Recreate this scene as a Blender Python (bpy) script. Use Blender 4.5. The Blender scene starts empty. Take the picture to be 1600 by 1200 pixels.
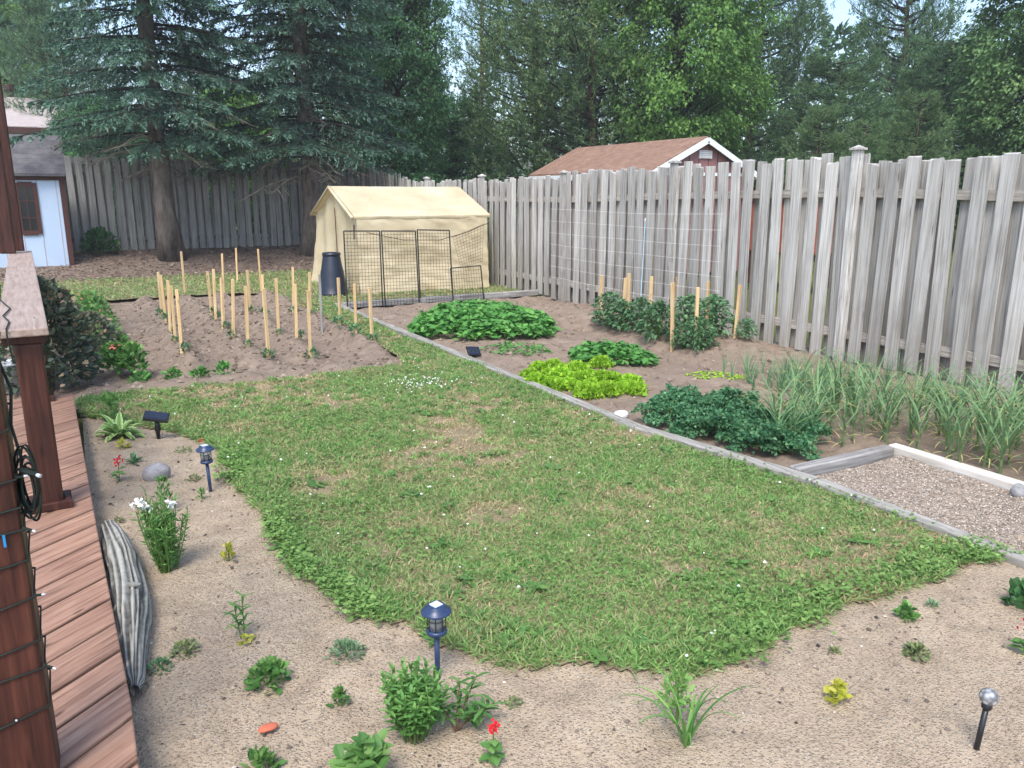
import bpy, math, random
import numpy as np
from mathutils import Vector, Matrix
R = math.radians
random.seed(7)
rng = np.random.default_rng(11)
SC = bpy.context.scene
COL = SC.collection

# ---------------------------------------------------------------- camera, sky, sun, exposure
# world axes: x runs across the yard (deck edge x=0, long fence x=7.2), y runs away along the deck edge and the long fence
CAM_H, FPX, PITCH, YAW = 1.75, 1250.0, R(13.4), R(28.4)
cd = bpy.data.cameras.new('camera'); cam = bpy.data.objects.new('camera', cd); COL.objects.link(cam)
cam.location = (0, 0, CAM_H); cam.rotation_euler = (math.pi/2-PITCH, 0, -YAW)
cd.sensor_width = 36; cd.lens = 36*FPX/1600; cd.clip_end = 900; cd.clip_start = .05
SC.camera = cam
SUN_AZ, SUN_EL = R(220), R(56)          # azimuth clockwise from +y
w = bpy.data.worlds.new('World'); SC.world = w; w.use_nodes = True
wn = w.node_tree; bg = wn.nodes['Background']
sky = wn.nodes.new('ShaderNodeTexSky'); sky.sky_type = 'NISHITA'; sky.sun_disc = False
sky.sun_elevation = SUN_EL; sky.sun_rotation = SUN_AZ
sky.air_density = 1.0; sky.dust_density = 2.0; sky.ozone_density = 1.5
wn.links.new(sky.outputs[0], bg.inputs[0]); bg.inputs[1].default_value = .15
sl = bpy.data.lights.new('sun', 'SUN'); sun = bpy.data.objects.new('sun', sl); COL.objects.link(sun)
sl.energy = 1.5; sl.angle = R(22); sl.color = (1, .97, .92)
sd = Vector((math.sin(SUN_AZ)*math.cos(SUN_EL), math.cos(SUN_AZ)*math.cos(SUN_EL), math.sin(SUN_EL)))
sun.rotation_euler = sd.to_track_quat('Z', 'Y').to_euler(); sun.location = (0, 0, 30)
vs = SC.view_settings; vs.view_transform = 'Standard'; vs.look = 'None'; vs.gamma = 1; vs.use_curve_mapping = False
vs.exposure = 1.2
SC.cycles.use_denoising = True; SC.cycles.max_bounces = 6; SC.cycles.transparent_max_bounces = 6
SC.cycles.diffuse_bounces = 3; SC.cycles.glossy_bounces = 2; SC.cycles.transmission_bounces = 4
SC.cycles.caustics_reflective = False; SC.cycles.caustics_refractive = False

# ---------------------------------------------------------------- where a point of the ground lies
def smooth(t): t = np.clip(t, 0, 1); return t*t*(3-2*t)
def hz(x, y): return .40*smooth((np.asarray(y, float)-17.4)/4.5)
def ray(px, py):
    u = (px-800)/FPX; v = (600-py)/FPX
    f = math.cos(PITCH)+v*math.sin(PITCH); dz = -math.sin(PITCH)+v*math.cos(PITCH)
    c, s = math.cos(YAW), math.sin(YAW)
    return (u*c+f*s, -u*s+f*c, dz)
def G(px, py, z=None):
    d = ray(px, py); zz = 0. if z is None else z
    for _ in range(1 if z is not None else 14):
        t = (zz-CAM_H)/d[2]; x, y = d[0]*t, d[1]*t
        if z is None: zz = .5*zz+.5*float(hz(x, y))
    return (x, y, zz)
def PY(px, py, y): d = ray(px, py); t = y/d[1]; return (d[0]*t, y, CAM_H+d[2]*t)
def PX(px, py, x): d = ray(px, py); t = x/d[0]; return (x, d[1]*t, CAM_H+d[2]*t)
def FW(px, dist):                       # ground point in the direction of column px, dist metres ahead
    d = ray(px, 302); k = dist/math.hypot(d[0], d[1])
    return (d[0]*k, d[1]*k, float(hz(d[0]*k, d[1]*k)))

# ---------------------------------------------------------------- noise
def vnoise(x, y, seed=0):
    x = np.asarray(x, float); y = np.asarray(y, float)
    ix = np.floor(x); iy = np.floor(y); fx = x-ix; fy = y-iy
    def h(a, b): return np.mod(np.sin(a*127.1+b*311.7+seed*74.7)*43758.5453, 1)
    fx = fx*fx*(3-2*fx); fy = fy*fy*(3-2*fy)
    return (h(ix, iy)*(1-fx)+h(ix+1, iy)*fx)*(1-fy)+(h(ix, iy+1)*(1-fx)+h(ix+1, iy+1)*fx)*fy
def fbm(x, y, seed=0, o=4):
    r = 0; a = .5; s = 0
    for k in range(o):
        r = r+a*vnoise(np.asarray(x)*2**k, np.asarray(y)*2**k, seed+k*3.1); s += a; a *= .5
    return r/s
def inpoly(x, y, P):
    x = np.asarray(x); y = np.asarray(y); r = np.zeros(x.shape, bool); n = len(P)
    for i in range(n):
        x0, y0 = P[i][:2]; x1, y1 = P[(i+1) % n][:2]
        if y0 == y1: continue
        r ^= ((y0 > y) != (y1 > y)) & (x < (x1-x0)*(y-y0)/(y1-y0)+x0)
    return r

# ---------------------------------------------------------------- materials
MT = {}
def lin(r, g, b):
    f = lambda c: ((c/255+.055)/1.055)**2.4 if c > 10 else c/3294.6
    return (f(r), f(g), f(b), 1)
class NT:
    def __init__(s, name):
        s.m = bpy.data.materials.new(name); s.m.use_nodes = True; s.t = s.m.node_tree
        s.b = s.t.nodes['Principled BSDF']; s.o = s.t.nodes['Material Output']; MT[name] = s.m
    def n(s, typ, ins=None, **pr):
        nd = s.t.nodes.new('ShaderNode'+typ)
        for k, v in pr.items(): setattr(nd, k, v)
        for k, v in (ins or {}).items(): s.set(nd.inputs[k], v)
        return nd
    def set(s, sock, v):
        if isinstance(v, bpy.types.NodeSocket): s.t.links.new(v, sock)
        elif isinstance(v, bpy.types.Node): s.t.links.new(v.outputs[0], sock)
        else: sock.default_value = v
    def ramp(s, fac, stops, interp='LINEAR'):
        r = s.n('ValToRGB', {0: fac}); e = r.color_ramp.elements; r.color_ramp.interpolation = interp
        while len(e) < len(stops): e.new(.5)
        for el, (p, c) in zip(e, stops): el.position = p; el.color = c if len(c) == 4 else (*c, 1)
        return r
    def coord(s, scale=(1, 1, 1), kind='Object', rnd=0):
        tc = s.n('TexCoord'); v = tc.outputs[kind]
        if rnd:
            oi = s.n('ObjectInfo'); ml = s.n('VectorMath', {0: (37*rnd, 91*rnd, 53*rnd)}, operation='SCALE'); s.set(ml.inputs['Scale'], oi.outputs['Random'])
            v = s.n('VectorMath', {0: v, 1: ml.outputs[0]}, operation='ADD').outputs[0]
        return s.n('VectorMath', {0: v, 1: scale}, operation='MULTIPLY').outputs[0]
    def noise(s, vec, scale, detail=4, rough=.55, dist=0):
        return s.n('TexNoise', {'Vector': vec, 'Scale': scale, 'Detail': detail, 'Roughness': rough, 'Distortion': dist}).outputs[0]
    def mix(s, f, a, b, mode='MIX'):
        m = s.n('MixRGB', {0: f, 1: a, 2: b}, blend_type=mode); return m.outputs[0]
    def col(s, c): s.set(s.b.inputs['Base Color'], c)
    def rough(s, v): s.set(s.b.inputs['Roughness'], v)
    def bump(s, h, strength=.4, dist=.01):
        s.set(s.b.inputs['Normal'], s.n('Bump', {'Height': h, 'Strength': strength, 'Distance': dist}).outputs[0])
    def spec(s, v): s.b.inputs['Specular IOR Level'].default_value = v

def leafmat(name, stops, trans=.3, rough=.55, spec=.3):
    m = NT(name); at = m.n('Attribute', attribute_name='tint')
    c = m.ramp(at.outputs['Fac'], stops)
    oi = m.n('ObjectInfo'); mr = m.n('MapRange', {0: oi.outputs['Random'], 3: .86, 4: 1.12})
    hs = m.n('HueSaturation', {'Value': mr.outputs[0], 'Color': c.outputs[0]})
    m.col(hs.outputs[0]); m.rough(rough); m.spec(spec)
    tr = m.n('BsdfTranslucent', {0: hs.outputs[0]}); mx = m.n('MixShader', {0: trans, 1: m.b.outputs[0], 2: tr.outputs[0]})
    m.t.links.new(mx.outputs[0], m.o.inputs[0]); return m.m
def plain(name, c, rough=.6, spec=.3, var=.12, scale=12, metal=0, bump=0):
    m = NT(name); v = m.coord(rnd=.3); n = m.noise(v, scale, 5)
    r = m.n('MapRange', {0: n, 1: .25, 2: .75, 3: 1-var, 4: 1+var}); hs = m.n('HueSaturation', {'Value': r.outputs[0], 'Color': c})
    m.col(hs.outputs[0]); m.rough(rough); m.spec(spec); m.b.inputs['Metallic'].default_value = metal
    if bump: m.bump(n, .5, bump)
    return m.m
def woodmat(name, dark, mid, light, axis='z', rough=.8, tone=.22, green=0, spec=.2, rnd=1):
    m = NT(name); s = {'x': (1.2, 22, 22), 'y': (22, 1.2, 22), 'z': (22, 22, 1.2)}[axis]
    v = m.coord(s, rnd=rnd); n = m.noise(v, 2.2, 6, .62, .3)
    c = m.ramp(n, [(.30, dark), (.48, mid), (.72, light)])
    n2 = m.noise(m.coord((2.5, 2.5, 2.5), rnd=rnd), 1.6, 4)
    c2 = m.mix(m.n('MapRange', {0: n2, 1: .5, 2: .8, 3: 0, 4: .55}).outputs[0], c.outputs[0], dark)
    vo = m.n('TexVoronoi', {'Vector': m.coord({'x': (.9, 4, 4), 'y': (4, .9, 4), 'z': (4, 4, .9)}[axis], rnd=rnd), 'Scale': 3.2})
    kn = m.n('MapRange', {0: vo.outputs['Distance'], 1: .045, 2: .11, 3: .8, 4: 0})
    c3 = m.mix(kn.outputs[0], c2, tuple(k*.45 for k in dark[:3])+(1,))
    oi = m.n('ObjectInfo'); mr = m.n('MapRange', {0: oi.outputs['Random'], 3: 1-tone, 4: 1+tone})
    hs = m.n('HueSaturation', {'Value': mr.outputs[0], 'Color': c3}); out = hs.outputs[0]
    if green:
        g = m.n('SeparateXYZ', {0: m.n('TexCoord').outputs['Object']})
        gm = m.n('MapRange', {0: g.outputs[2], 1: .45, 2: 0, 3: 0, 4: green}); out = m.mix(gm.outputs[0], out, lin(112, 104, 84))
    m.col(out); m.rough(rough); m.spec(spec); m.bump(n, .35, .004); return m.m

woodmat('weathered_grey_wood', lin(126, 121, 115), lin(178, 174, 168), lin(208, 205, 199), 'z', green=.4, tone=.24)
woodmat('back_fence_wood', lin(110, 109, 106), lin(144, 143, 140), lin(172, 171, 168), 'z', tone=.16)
woodmat('rail_wood', lin(120, 112, 102), lin(162, 154, 144), lin(192, 184, 174), 'y', tone=.12)
woodmat('cross_rail_wood', lin(80, 80, 78), lin(112, 112, 110), lin(140, 140, 138), 'x', tone=.12)
woodmat('new_stake_wood', lin(186, 150, 104), lin(208, 178, 132), lin(224, 200, 158), 'z', tone=.12, rough=.65)
woodmat('old_stake_wood', lin(96, 92, 90), lin(132, 128, 124), lin(160, 156, 150), 'z')
woodmat('deck_wood', lin(96, 68, 54), lin(150, 115, 95), lin(174, 139, 117), 'x', tone=.12, rough=.6, spec=.3)
woodmat('stained_post_wood', lin(40, 22, 17), lin(66, 36, 28), lin(92, 54, 42), 'z', tone=.12, rough=.5, spec=.35)
woodmat('worn_cap_wood', lin(140, 118, 106), lin(166, 147, 135), lin(182, 165, 153), 'y', tone=.08, rough=.6)
woodmat('grey_timber', lin(112, 108, 104), lin(150, 146, 142), lin(182, 180, 176), 'x', tone=.1)
woodmat('edging_timber', lin(110, 106, 98), lin(146, 142, 134), lin(178, 174, 166), 'y', tone=.12)
woodmat('white_timber', lin(176, 166, 152), lin(214, 206, 194), lin(236, 230, 222), 'y', tone=.05)
plain('brown_trim', lin(74, 44, 38), .6); plain('white_siding', lin(178, 196, 218), .5, var=.05, scale=3)
plain('white_paint', lin(226, 230, 232), .5, var=.04); plain('black_metal', lin(34, 32, 32), .45, .5)
plain('bin_plastic', lin(22, 31, 46), .38, .5, var=.08); plain('lantern_paint', lin(40, 58, 90), .35, .5, var=.06)
plain('black_plastic', lin(28, 28, 32), .4, .5); plain('solar_cell', lin(30, 34, 48), .15, .7)
plain('pale_solar_cell', lin(206, 212, 220), .12, .7)
plain('wire_white', lin(226, 226, 224), .5); plain('mauve_siding', lin(146, 104, 104), .7, var=.08, scale=4)
plain('red_panel', lin(150, 82, 64), .7); plain('terracotta', lin(190, 104, 78), .8); plain('pale_blue', lin(176, 214, 236), .5)
plain('concrete', lin(160, 156, 148), .9, var=.2, scale=25, bump=.004)
plain('granite', lin(142, 140, 140), .85, var=.35, scale=30, bump=.006)
plain('cable', lin(24, 34, 30), .5); plain('bulb', lin(206, 214, 220), .1, .8, var=.02); plain('blue_tag', lin(40, 130, 190), .5)
plain('red_petal', lin(214, 30, 44), .5, var=.2, scale=60); plain('pink_petal', lin(232, 120, 110), .5, var=.2, scale=60); plain('white_petal', lin(240, 240, 236), .6, var=.05)
plain('house_wall', lin(196, 186, 182), .8); plain('house_roof', lin(170, 160, 156), .85, var=.15, scale=3); plain('green_stem', lin(92, 118, 60), .6)
plain('brown_stem', lin(96, 74, 56), .8)
m = NT('glass'); m.col((.9, .94, .95, 1)); m.rough(.06); m.b.inputs['Transmission Weight'].default_value = .75
m = NT('crackled_glass'); v = m.coord(); vo = m.n('TexVoronoi', {'Vector': v, 'Scale': 55}); m.col(m.ramp(vo.outputs['Distance'], [(0, lin(240, 242, 242)), (.6, lin(120, 122, 126))]).outputs[0]); m.rough(.15); m.b.inputs['Transmission Weight'].default_value = .3; m.bump(vo.outputs['Distance'], .8, .004)
m = NT('window_glass'); m.col(lin(30, 36, 40)); m.rough(.08); m.spec(.6)
m = NT('tarp')
v = m.coord(); n = m.noise(v, 1.8, 5); n2 = m.noise(v, 14, 4)
m.col(m.mix(m.n('MapRange', {0: n2, 1: .4, 2: .8, 3: 0, 4: .35}).outputs[0], m.ramp(n, [(.3, lin(202, 186, 150)), (.55, lin(220, 205, 170)), (.8, lin(231, 218, 188))]).outputs[0], lin(192, 172, 132)))
m.rough(.55); m.bump(m.noise(m.coord((1, 1, .4)), 5, 5), .5, .03)
trn = m.n('BsdfTranslucent', {0: lin(220, 200, 150)}); mx = m.n('MixShader', {0: .18, 1: m.b.outputs[0], 2: trn.outputs[0]}); m.t.links.new(mx.outputs[0], m.o.inputs[0])
def shingle(name, a, b, c):
    m = NT(name); v = m.coord((1, 1, 1), rnd=1); n = m.noise(v, 5, 5); n2 = m.noise(v, 60, 3)
    m.col(m.mix(.35, m.ramp(n, [(.3, a), (.5, b), (.72, c)]).outputs[0], m.ramp(n2, [(.3, a), (.7, c)]).outputs[0])); m.rough(.9)
    m.bump(n2, .4, .006)
shingle('brown_shingle', lin(108, 82, 68), lin(134, 104, 86), lin(158, 127, 107)); shingle('dark_shingle', lin(64, 62, 66), lin(88, 86, 90), lin(112, 110, 112))
def barkmat(name, a, b, c, sc=6):
    m = NT(name); v = m.coord((1, 1, .3)); n = m.noise(v, sc, 7, .65, .4); n3 = m.noise(m.coord(), 2.5, 4)
    m.col(m.mix(m.n('MapRange', {0: n3, 1: .45, 2: .7, 3: 0, 4: .5}).outputs[0], m.ramp(n, [(.32, a), (.5, b), (.7, c)]).outputs[0], c)); m.rough(.95); m.spec(.1); m.bump(n, .8, .03)
barkmat('spruce_bark', lin(58, 50, 46), lin(92, 84, 78), lin(126, 117, 110)); barkmat('limb_bark', lin(36, 32, 30), lin(54, 48, 44), lin(72, 66, 60)); barkmat('pine_bark', lin(52, 40, 34), lin(84, 68, 58), lin(118, 98, 84)); barkmat('dead_twig', lin(96, 88, 80), lin(128, 120, 108), lin(156, 148, 134))
# soil, sand, lawn ground
def groundmat(name, cols, sc, speck=None, bumpd=.02, bstr=.6):
    m = NT(name); v = m.coord(); n = m.noise(v, sc, 8, .62); big = m.noise(v, .9, 3)
    c = m.ramp(n, [(.28, cols[0]), (.5, cols[1]), (.74, cols[2])]).outputs[0]
    c = m.mix(m.n('MapRange', {0: big, 1: .35, 2: .7, 3: 0, 4: .6}).outputs[0], c, cols[3])
    fine = m.noise(v, 90, 3, .7)
    c = m.mix(.35, c, m.ramp(fine, [(.3, cols[0]), (.7, cols[2])]).outputs[0])
    h = m.n('Math', {0: n, 1: fine}, operation='ADD').outputs[0]
    if speck:
        vo = m.n('TexVoronoi', {'Vector': v, 'Scale': speck[0]}); sp = m.n('SeparateColor', {0: vo.outputs['Color']})
        pc = m.ramp(sp.outputs[0], speck[1], 'CONSTANT').outputs[0]
        dm = m.n('MapRange', {0: vo.outputs['Distance'], 1: .25, 2: .5, 3: speck[2], 4: 0})
        pres = m.n('Math', {0: sp.outputs[1], 1: speck[3]}, operation='GREATER_THAN')
        c = m.mix(m.n('Math', {0: dm.outputs[0], 1: pres.outputs[0]}, operation='MULTIPLY').outputs[0], c, pc)
        h = m.n('Math', {0: h, 1: dm.outputs[0]}, operation='ADD').outputs[0]
    m.col(c); m.rough(.95); m.spec(.1); m.bump(h, bstr, bumpd)
    return m
groundmat('soil', [lin(100, 87, 76), lin(138, 122, 107), lin(162, 146, 129), lin(118, 103, 90)], 7)
groundmat('right_soil', [lin(104, 90, 78), lin(145, 128, 112), lin(168, 151, 133), lin(122, 106, 93)], 6)
groundmat('mulch', [lin(88, 76, 68), lin(126, 110, 99), lin(152, 136, 122), lin(112, 94, 84)], 9, (26, [(0, lin(90, 62, 48)), (.4, lin(140, 118, 96)), (.8, lin(64, 52, 46))], .8, .5))
groundmat('sand', [lin(130, 114, 96), lin(174, 155, 131), lin(196, 178, 154), lin(156, 139, 119)], 5, (95, [(0, lin(124, 114, 104)), (.3, lin(172, 158, 140)), (.55, lin(120, 104, 88)), (.8, lin(198, 188, 174))], .7, .5), .012, .7)
groundmat('pea_gravel', [lin(132, 117, 102), lin(172, 155, 137), lin(196, 180, 163), lin(156, 141, 122)], 8, (60, [(0, lin(120, 110, 104)), (.3, lin(206, 192, 176)), (.6, lin(160, 134, 114)), (.8, lin(222, 214, 202))], .9, .3), .02, .9)
groundmat('turf', [lin(112, 100, 78), lin(146, 130, 104), lin(168, 150, 124), lin(124, 116, 86)], 4)
groundmat('far_ground', [lin(66, 72, 40), lin(96, 104, 52), lin(124, 128, 70), lin(84, 84, 54)], .8)
# foliage
leafmat('grass_blade', [(0, lin(196, 176, 140)), (.22, lin(164, 164, 116)), (.5, lin(130, 162, 96)), (.8, lin(112, 158, 84)), (1, lin(158, 192, 112))])
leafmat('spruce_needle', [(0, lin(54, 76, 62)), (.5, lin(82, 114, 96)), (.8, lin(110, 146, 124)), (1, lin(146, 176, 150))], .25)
leafmat('pine_needle', [(0, lin(62, 86, 58)), (.5, lin(92, 122, 78)), (.85, lin(122, 150, 98)), (1, lin(164, 184, 124))], .3)
leafmat('dark_pine_needle', [(0, lin(58, 86, 60)), (.5, lin(86, 120, 82)), (1, lin(126, 156, 106))], .3)
leafmat('maple_leaf', [(0, lin(86, 126, 64)), (.5, lin(126, 170, 88)), (1, lin(172, 210, 116))], .5)
leafmat('pale_maple_leaf', [(0, lin(96, 130, 82)), (.5, lin(128, 164, 102)), (1, lin(168, 198, 128))], .4)
leafmat('hedge_leaf', [(0, lin(52, 92, 58)), (.5, lin(78, 122, 74)), (1, lin(110, 156, 92))], .35)
leafmat('bean_leaf', [(0, lin(66, 116, 56)), (.5, lin(94, 152, 74)), (1, lin(134, 186, 98))], .35)
leafmat('clover_leaf', [(0, lin(92, 126, 62)), (.5, lin(116, 152, 78)), (1, lin(150, 182, 104))], .3)
leafmat('lettuce_leaf', [(0, lin(124, 168, 44)), (.5, lin(158, 202, 58)), (1, lin(190, 224, 84))], .4)
leafmat('kale_leaf', [(0, lin(58, 102, 72)), (.5, lin(92, 142, 98)), (1, lin(132, 174, 126))], .35)
leafmat('onion_leaf', [(0, lin(84, 118, 88)), (.6, lin(114, 150, 110)), (1, lin(146, 176, 126))], .25)
leafmat('garlic_leaf', [(0, lin(206, 190, 130)), (.18, lin(168, 172, 102)), (.35, lin(96, 132, 88)), (1, lin(130, 162, 112))], .3)
leafmat('tomato_leaf', [(0, lin(62, 98, 66)), (.5, lin(92, 132, 90)), (1, lin(128, 164, 118))], .35)
leafmat('shrub_leaf', [(0, lin(56, 68, 60)), (.5, lin(82, 98, 80)), (.8, lin(108, 114, 90)), (1, lin(156, 134, 110))], .25)
leafmat('bush_leaf', [(0, lin(66, 108, 54)), (.5, lin(96, 142, 74)), (1, lin(140, 178, 100))], .35)
leafmat('yellow_leaf', [(0, lin(150, 160, 60)), (.5, lin(196, 196, 80)), (1, lin(222, 216, 120))], .4)
leafmat('hosta_leaf', [(0, lin(84, 134, 60)), (.5, lin(132, 172, 88)), (1, lin(220, 228, 176))], .3)
leafmat('sedum_leaf', [(0, lin(92, 106, 76)), (.5, lin(120, 134, 92)), (1, lin(150, 158, 100))], .25)
leafmat('pebble', [(0, lin(62, 60, 60)), (.4, lin(108, 100, 92)), (.7, lin(158, 142, 126)), (1, lin(206, 194, 180))], 0, .9, .1)
leafmat('clod', [(0, lin(92, 81, 71)), (.5, lin(130, 115, 101)), (1, lin(160, 144, 128))], 0, .95, .05)
m = NT('driftwood'); v = m.coord(); at = m.n('Attribute', attribute_name='tint'); n = m.noise(m.coord((1, 1, 1)), 26, 5)
m.col(m.mix(.3, m.ramp(at.outputs['Fac'], [(0, lin(22, 22, 20)), (.45, lin(84, 84, 78)), (1, lin(168, 166, 156))]).outputs[0], m.ramp(n, [(.3, lin(60, 60, 55)), (.7, lin(170, 166, 156))]).outputs[0])); m.rough(.9)

# ---------------------------------------------------------------- mesh helpers
def tag(o, label=None, cat=None, group=None, kind=None):
    if label: o['label'] = label
    if cat: o['category'] = cat
    if group: o['group'] = group
    if kind: o['kind'] = kind
    return o
def link(o, parent=None):
    COL.objects.link(o)
    if parent: o.parent = parent
    return o
def thing(name, label, cat, loc=(0, 0, 0), rz=0, group=None):
    o = bpy.data.objects.new(name, None); link(o); o.location = loc; o.rotation_euler = (0, 0, rz); o.empty_display_size = .1
    return tag(o, label, cat, group)
def setmesh(name, V, loops, sizes, mat, tint=None, smoothf=False):
    me = bpy.data.meshes.new(name); V = np.ascontiguousarray(V, np.float32); loops = np.ascontiguousarray(loops, np.int32); sizes = np.asarray(sizes, np.int32)
    me.vertices.add(len(V)); me.vertices.foreach_set('co', V.ravel())
    me.loops.add(len(loops)); me.loops.foreach_set('vertex_index', loops)
    me.polygons.add(len(sizes)); st = np.concatenate([[0], np.cumsum(sizes)[:-1]]).astype(np.int32)
    me.polygons.foreach_set('loop_start', st); me.polygons.foreach_set('loop_total', sizes)
    me.polygons.foreach_set('use_smooth', np.full(len(sizes), bool(smoothf)))
    if tint is not None:
        a = me.attributes.new('tint', 'FLOAT', 'POINT'); a.data.foreach_set('value', np.ascontiguousarray(tint, np.float32))
    me.update(calc_edges=True); me.validate()
    if mat: me.materials.append(MT[mat])
    return me
def obj(name, me, parent=None, loc=None):
    o = bpy.data.objects.new(name, me); link(o, parent)
    if loc is not None: o.location = loc
    return o
def polys(name, Q, mat, tint=None, parent=None, loc=None):           # Q (n,k,3): separate k-gons
    n, k = Q.shape[:2]
    t = None if tint is None else np.repeat(np.asarray(tint), k)
    return obj(name, setmesh(name, Q.reshape(-1, 3), np.arange(n*k), np.full(n, k), mat, t), parent, loc)
class MB:
    def __init__(s): s.V = []; s.F = []; s.T = []; s.n = 0
    def add(s, V, F, t=.5):
        V = np.asarray(V, float).reshape(-1, 3); s.V.append(V); s.F += [[i+s.n for i in f] for f in F]
        s.T.append(np.broadcast_to(np.asarray(t, float), (len(V),))); s.n += len(V); return s
    def box(s, c, d, rz=0, t=.5, mat=None):
        x, y, z = (k/2 for k in d)
        V = np.array([(a*x, b*y, e*z) for a, b, e in ((-1,-1,-1),(1,-1,-1),(1,1,-1),(-1,1,-1),(-1,-1,1),(1,-1,1),(1,1,1),(-1,1,1))])
        if mat is not None: V = V@np.array(mat).T
        elif rz: cc, ss = math.cos(rz), math.sin(rz); V = np.c_[V[:, 0]*cc-V[:, 1]*ss, V[:, 0]*ss+V[:, 1]*cc, V[:, 2]]
        return s.add(V+np.array(c), [(0,3,2,1),(4,5,6,7),(0,1,5,4),(1,2,6,5),(2,3,7,6),(3,0,4,7)], t)
    def beam(s, a, b, wd, th, up=(0, 0, 1), t=.5):                  # box from a to b
        a, b = Vector(a), Vector(b); d = (b-a); L = d.length; d.normalize(); sd = d.cross(Vector(up))
        if sd.length < 1e-5: sd = Vector((1, 0, 0))
        sd.normalize(); u2 = sd.cross(d); m = Matrix((sd, d, u2)).transposed()
        return s.box((a+b)/2, (wd, L, th), mat=[list(r) for r in m], t=t)
    def tube(s, P, r, n=8, t=.5, cap=True):
        P = np.asarray(P, float); k = len(P); r = np.broadcast_to(np.asarray(r, float), (k,))
        T = np.gradient(P, axis=0); T /= np.linalg.norm(T, axis=1)[:, None]+1e-9
        ref = np.array((0, 0, 1.)) if abs(T[0, 2]) < .9 else np.array((1., 0, 0))
        A = np.cross(T, ref); A /= np.linalg.norm(A, axis=1)[:, None]+1e-9; B = np.cross(T, A)
        an = np.arange(n)*2*math.pi/n
        V = P[:, None]+r[:, None, None]*(A[:, None]*np.cos(an)[None, :, None]+B[:, None]*np.sin(an)[None, :, None])
        F = [(i*n+j, i*n+(j+1) % n, (i+1)*n+(j+1) % n, (i+1)*n+j) for i in range(k-1) for j in range(n)]
        if cap: F += [tuple(range(n-1, -1, -1)), tuple((k-1)*n+j for j in range(n))]
        tt = t if np.ndim(t) == 0 else np.repeat(np.asarray(t), n)
        return s.add(V.reshape(-1, 3), F, tt)
    def lathe(s, prof, n=20, c=(0, 0, 0), t=.5):
        k = len(prof); an = np.arange(n)*2*math.pi/n
        V = np.array([(c[0]+r*math.cos(a), c[1]+r*math.sin(a), c[2]+z) for r, z in prof for a in an])
        F = [(i*n+j, i*n+(j+1) % n, (i+1)*n+(j+1) % n, (i+1)*n+j) for i in range(k-1) for j in range(n)]
        F += [tuple(range(n-1, -1, -1)), tuple((k-1)*n+j for j in range(n))]
        return s.add(V, F, t)
    def strap(s, base, az, el, L, W, seg=6, bend=-1.2, prof=None, cup=.2, t=.5, curl=0):
        prof = prof or (lambda q: math.sin(math.pi*min(1, .12+.88*q))**.7)
        V = []; p = np.array(base, float); F = []; tt = []
        for i in range(seg+1):
            q = i/seg; e = el+bend*q*q; a = az+curl*q
            d = np.array((math.cos(a)*math.cos(e), math.sin(a)*math.cos(e), math.sin(e)))
            sd = np.array((-math.sin(a), math.cos(a), 0)); nn = np.cross(d, sd); wv = W*prof(q)/2
            V += [p+sd*wv-nn*wv*cup*-1, p, p-sd*wv-nn*wv*cup*-1]
            tq = t(q) if callable(t) else (t, t, t); tt += list(tq)
            p = p+d*L/seg
        for i in range(seg):
            o = i*3; F += [(o, o+1, o+4, o+3), (o+1, o+2, o+5, o+4)]
        return s.add(V, F, tt)
    def build(s, name, mat, parent=None, smoothf=False, loc=None, bev=0):
        L = np.concatenate([np.asarray(f) for f in s.F]); sz = [len(f) for f in s.F]
        o = obj(name, setmesh(name, np.vstack(s.V), L, sz, mat, np.concatenate(s.T), smoothf), parent, loc)
        if bev: b = o.modifiers.new('bevel', 'BEVEL'); b.width = bev; b.segments = 2; b.limit_method = 'ANGLE'
        return o
def unit(a): return a/(np.linalg.norm(a, axis=-1, keepdims=True)+1e-9)
def rdir(n, r=rng): return unit(r.normal(size=(n, 3)))
def cards(P, D, N, L, W, fold=.12, droop=0., wide=.45):
    D = unit(D); S = unit(np.cross(D, N)); Nn = np.cross(S, D)
    L = np.broadcast_to(np.asarray(L, float), (len(P),))[:, None]; W = np.broadcast_to(np.asarray(W, float), (len(P),))[:, None]
    m = P+D*L*wide+Nn*W*fold
    return np.stack([P, m+S*W/2, P+D*L-np.array((0, 0, 1.))*L*droop, m-S*W/2], 1)
def sheet(name, poly, cell, zf, mat, rot=0):
    P = np.array([p[:2] for p in poly]); x0, y0 = P.min(0)-cell; x1, y1 = P.max(0)+cell
    nx = int((x1-x0)/cell)+1; ny = int((y1-y0)/cell)+1
    X, Y = np.meshgrid(x0+np.arange(nx+1)*cell, y0+np.arange(ny+1)*cell)
    ins = inpoly(X[:-1, :-1]+cell/2, Y[:-1, :-1]+cell/2, poly)
    Z = hz(X, Y)+zf(X, Y); idx = np.arange((nx+1)*(ny+1)).reshape(ny+1, nx+1)
    q = np.stack([idx[:-1, :-1], idx[:-1, 1:], idx[1:, 1:], idx[1:, :-1]], -1)[ins]
    used = np.unique(q); mp = np.full(idx.size, -1); mp[used] = np.arange(len(used))
    V = np.c_[X.ravel(), Y.ravel(), Z.ravel()][used]
    o = obj(name, setmesh(name, V, mp[q].ravel(), np.full(len(q), 4), mat, None, True)); o['kind'] = 'structure'; return o

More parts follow.
